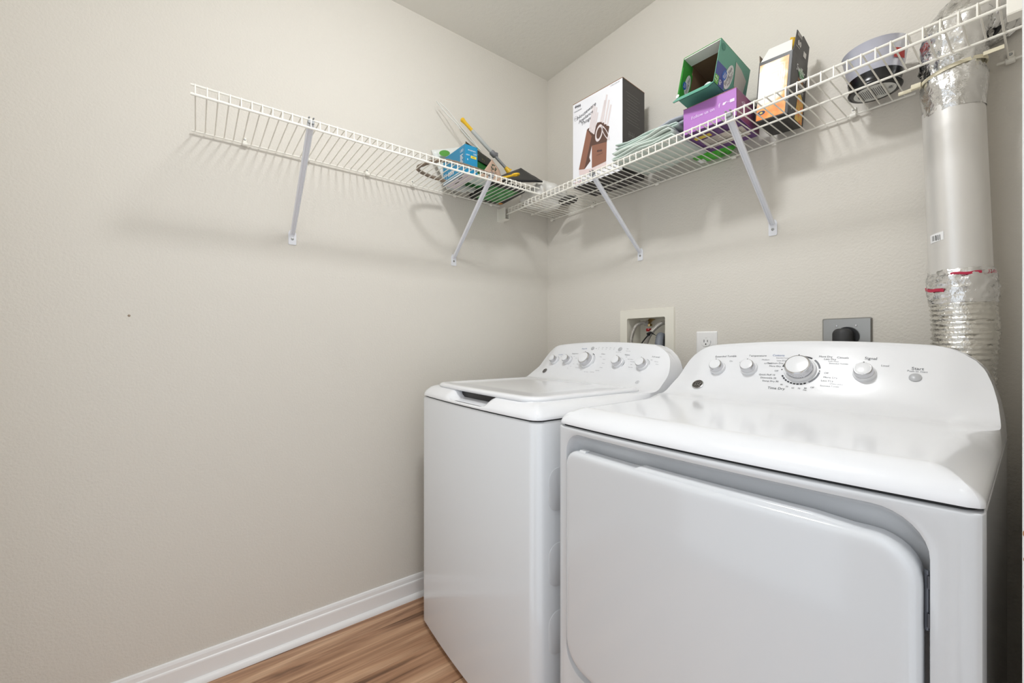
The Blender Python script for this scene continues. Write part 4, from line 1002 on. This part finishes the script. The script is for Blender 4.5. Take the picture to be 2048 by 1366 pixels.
t.ring(0.022, 0.028, 0.0, 0.0, 0, 1, Ml); t.rect(0.008, 0.030, 0.016, 0.018, Ml, 0.0004).rect(0.008, 0.010, 0.016, 0.040, Ml, 0.0004).rect(0.028, 0.030, 0.016, 0.040, Ml, 0.0004).rect(0.008, 0.030, 0.038, 0.040, Ml, 0.0004)
t.build('lettering', M_WHITE, lb, smooth=False)
t = TB(); text(t, 'NEW', 0.007, FF['front'], 0.039, 0.068, 0.0006); t.rect(0.012, 0.016, 0.10, 0.13, FF['bottom'], 0.0004).rect(0.026, 0.030, 0.05, 0.08, FF['bottom'], 0.0004); t.build('dark_lettering', M_INKD, lb, smooth=False)

# braided hose loop
hs = [(0.104, -0.662), (0.106, -0.700), (0.113, -0.745), (0.135, -0.792), (0.165, -0.806), (0.205, -0.797), (0.245, -0.780), (0.272, -0.755), (0.280, -0.72), (0.281, -0.66), (0.277, -0.60), (0.268, -0.55), (0.262, -0.535)]
o = MB().tube(spline([(x, y, 0) for x, y in hs], 7), lambda f: 0.0068 + 0.0006 * math.sin(f * 420), 10).build('braided_hose', mat('brown_grey_braid', (150, 132, 114), 0.5, 0.2, bump=(420, 0.7, 1), var=(320, (112, 98, 84), 0.4, 0.6)), None, angle=80, loc=(0, 0, ZL + 0.0095))
tag(o, 'bent brown-grey ribbed hose looped around the blue bulb carton', 'hose')

def card(name, corners, th, material, label=None, cat=None, parent=None, rough=0.0016):
    """thin rigid sheet with real thickness through 4 points (bilinear, slightly bowed)"""
    a, b, c, e = [Vector(p) for p in corners]; rows = []
    nrm = (b - a).cross(e - a).normalized(); n = 10
    for i in range(n + 1):
        row = []
        for j in range(n + 1):
            p = a.lerp(b, j / n).lerp(e.lerp(c, j / n), i / n)
            row.append(tuple(p + nrm * (0.004 * math.sin(PI * i / n) * math.sin(PI * j / n) + rough * noise.noise(p * 40))))
        rows.append(row)
    o = MB().grid(rows).build(name, material, parent, angle=180)
    s_ = o.modifiers.new('thick', 'SOLIDIFY'); s_.thickness = th
    if cat: tag(o, label, cat)
    return o
zs = ZL + 0.003
# white and green refill bag behind the carton, leaning on the wall
rb = thing('refill_bag', 'white refill bag with a green oval behind the blue bulb carton', 'bag', (0.045, -0.60, zs))
card('bag_film', [(-0.004, -0.016, 0.004), (0.010, 0.070, 0.004), (-0.012, 0.125, 0.232), (-0.010, -0.086, 0.152)], 0.012, mat('white_film', (228, 230, 226), 0.35, bump=(30, 0.5, 3)), parent=rb, rough=0.007)
MB().ell(0, 0, 0.026, 0.013, frame((0.014, -0.040, 0.143), (0.02, 1, 0.35), (-0.12, 0, 1))).build('green_oval', mat('oval_green', (86, 152, 62), 0.5), rb, smooth=False)
# open snack-style pouch, black inside with green trim
op = thing('open_pouch', 'opened black and green pouch with a white rim beside the bulb carton', 'pouch', (0.105, -0.512, zs))
card('back_film', [(-0.03, -0.060, 0.0), (-0.03, 0.006, 0.0), (-0.035, 0.085, 0.155), (-0.035, -0.045, 0.205)], 0.003, mat('white_pouch_film', (226, 228, 222), 0.4), parent=op)
card('front_film', [(0.02, -0.066, 0.0), (0.030, 0.006, 0.0), (0.000, 0.088, 0.150), (-0.008, -0.048, 0.196)], 0.003, mat('dark_green_film', (22, 92, 34), 0.4), parent=op)
card('black_band', [(0.0065, -0.050, 0.140), (0.018, 0.076, 0.108), (0.003, 0.089, 0.148), (-0.004, -0.050, 0.200)], 0.002, mat('black_band', (40, 42, 38), 0.45, var=(70, (120, 116, 60), 0.6, 0.7)), parent=op)
card('green_trim', [(-0.030, 0.000, 0.165), (-0.028, 0.090, 0.130), (-0.034, 0.100, 0.160), (-0.036, 0.010, 0.200)], 0.003, mat('lime_film', (104, 206, 66), 0.4), parent=op)
tag(MB().grid(pillow((0.040, 0.052, 0.012), 12.5, 20, 0.2, 0.7)).build('clear_wrapper', mat('pale_mint_film', (206, 226, 222), 0.25, trans=0.3, bump=(60, 0.6, 3)), None, angle=180, loc=(0.185, -0.548, ZL + 0.003)), 'crumpled pale mint plastic wrapper lying on the wires beside the bulb carton', 'wrapper')
# kraft card with arrows
kc = thing('kraft_card', 'small brown card printed with dark recycling arrows standing on the shelf', 'card', (0.235, -0.520, zs))
card('card', [(0.006, -0.062, 0.0), (-0.006, 0.062, 0.0), (-0.020, 0.055, 0.062), (-0.010, 0.010, 0.094)], 0.002, mat('kraft_card', (188, 160, 140), 0.8), parent=kc)
Mx = frame((0.0075, 0.005, 0.052), (-0.08, 1, 0), (-0.2, 0, 1)); m = MB()
for k in range(3):
    a = R(90 + 120 * k); m.ring(0, 0, 0.009, 0.0145, a - 0.75, a + 0.35, Mx, n=8)
    m.poly([(0.018 * math.cos(a + 0.3), 0.018 * math.sin(a + 0.3)), (0.0115 * math.cos(a + 0.95), 0.0115 * math.sin(a + 0.95)), (0.005 * math.cos(a + 0.3), 0.005 * math.sin(a + 0.3))], Mx)
m.build('recycling_arrows', mat('dark_green_ink', (52, 66, 50), 0.6), kc, smooth=False)
# duster with telescopic pole, yellow ends
du2 = thing('duster_pole', 'grey telescopic duster pole with yellow tip leaning in the shelf corner', 'duster', (0.086, -0.318, 1.846))
a = Vector((0.047, -0.552, 2.040)) - du2.location; b = Vector((0.086, -0.318, 1.852)) - du2.location
def L_(f): return a.lerp(b, f)
MB().tube([L_(0.0), L_(0.02), L_(0.08), L_(0.22)], lambda f: (0.0105 if f < 0.4 else 0.0075) if f > 0.05 else 0.006, 14).build('tip', mat('yellow_plastic', (232, 186, 40), 0.4), du2, label='yellow hanging tip')
MB().tube([L_(0.21), L_(0.23), L_(0.62), L_(0.64)], lambda f: 0.0088 if 0.1 < f < 0.9 else 0.0075, 14).build('grip', mat('pale_grey_plastic', (186, 188, 186), 0.35), du2)
MB().tube([L_(0.60), L_(0.93)], 0.0066, 12).build('pole', mat('grey_tube', (150, 152, 154), 0.3, 0.3), du2)
MB().tube([L_(0.60), L_(0.62), L_(0.68), L_(0.70)], lambda f: 0.013 if 0.2 < f < 0.8 else 0.0095, 12).box(-0.004, 0.004, 0.004, 0.022, -0.004, 0.012, Matrix.Translation(L_(0.66))).build('clip', mat('mid_grey_plastic', (120, 120, 124), 0.4), du2)
MB().tube([L_(0.91), L_(0.98), L_(1.0)], lambda f: lerp(0.008, 0.017, f), 12).build('collar', mat('yellow_plastic', (232, 186, 40), 0.4), du2, label='yellow collar')
# long white plastic strip folded double
A_ = Vector((0.040, -0.668, 2.078)); B_ = Vector((0.034, -0.652, 2.082)); J_ = Vector((0.062, -0.585, 2.005)); Q_ = Vector((0.088, -0.478, 1.905))
pts = [A_, A_.lerp(J_, 0.5) + Vector((0, -0.003, -0.006)), J_ + Vector((0, -0.003, -0.004)), J_.lerp(Q_, 0.5) + Vector((0, -0.004, -0.005)), Q_, J_.lerp(Q_, 0.5) + Vector((0, 0.003, 0.003)), J_ + Vector((0, 0.003, 0.004)), B_.lerp(J_, 0.5) + Vector((0, 0.003, 0.006)), B_]
o = MB().tube([v - Q_ for v in spline(pts[:5], 5)] , 0.0034, 8, flat=0.55).tube([v - Q_ for v in spline(pts[4:], 5)], 0.0030, 8, flat=0.55).build('plastic_strip', mat('clear_white_plastic', (236, 236, 232), 0.35), None, loc=tuple(Q_))
tag(o, 'long thin white plastic strip folded double, sticking up beside the duster tip', 'strip')
# black and green tray with yellow-handled brush on it
tr_ = thing('black_green_tray', 'flat black plastic tray with green panels lying near the shelf corner', 'tray', (0.114, -0.408, zs), (0, 0, R(-4)))
MB().loft([[(x, y, 0) for x, y in rrect(-0.100, 0.100, -0.085, 0.085, 0.010)], [(x, y, 0.012) for x, y in rrect(-0.104, 0.104, -0.089, 0.089, 0.012)], [(x, y, 0.020) for x, y in rrect(-0.104, 0.104, -0.089, 0.089, 0.012)], [(x, y, 0.020) for x, y in rrect(-0.098, 0.098, -0.083, 0.083, 0.010)], [(x, y, 0.008) for x, y in rrect(-0.092, 0.092, -0.077, 0.077, 0.010)]]).build('tray', mat('tray_black', (34, 35, 37), 0.4), tr_, angle=40)
Mb = frame((0, 0, -0.0006), (1, 0, 0), (0, -1, 0))
MB().rect(-0.082, 0.084, -0.058, 0.070, Mb).build('green_panel', mat('panel_green', (84, 160, 92), 0.5, var=(30, (60, 128, 66), 0.45, 0.6)), tr_, smooth=False)
MB().rect(-0.095, -0.075, -0.080, -0.062, Mb, 0.0003).build('orange_label', mat('label_orange', (224, 150, 74), 0.5), tr_, smooth=False)
MB().rect(-0.07, 0.03, 0.0, 0.066, frame((0, 0, 0.0092), (1, 0, 0), (0, 1, 0))).build('green_insert', mat('insert_green', (72, 140, 60), 0.5), tr_, smooth=False)
card('lid', [(0.088, -0.066, 0.022), (0.100, 0.180, 0.068), (0.000, 0.130, 0.152), (-0.006, 0.005, 0.085)], 0.006, mat('tray_black', (34, 35, 37), 0.4), parent=tr_)
br = thing('yellow_brush', 'yellow plastic brush handle with ring end lying on the black tray', 'brush', (0.214, -0.432, zs + 0.030), (R(14), 0, R(-6)))
MB().tube([(0.0, -0.075, 0.004), (0.0, -0.05, 0.006), (-0.002, 0.0, 0.012), (-0.004, 0.045, 0.020)], lambda f: 0.0095 - 0.003 * f, 12, flat=0.7).build('handle', mat('yellow_plastic', (232, 186, 40), 0.4), br)
MB().tube([(-0.004 + 0.011 * math.cos(a_), 0.058 + 0.015 * math.sin(a_), 0.022) for a_ in [2 * PI * k / 20 for k in range(20)]], 0.0048, 8, closed=True).build('ring', mat('yellow_plastic', (232, 186, 40), 0.4), br)
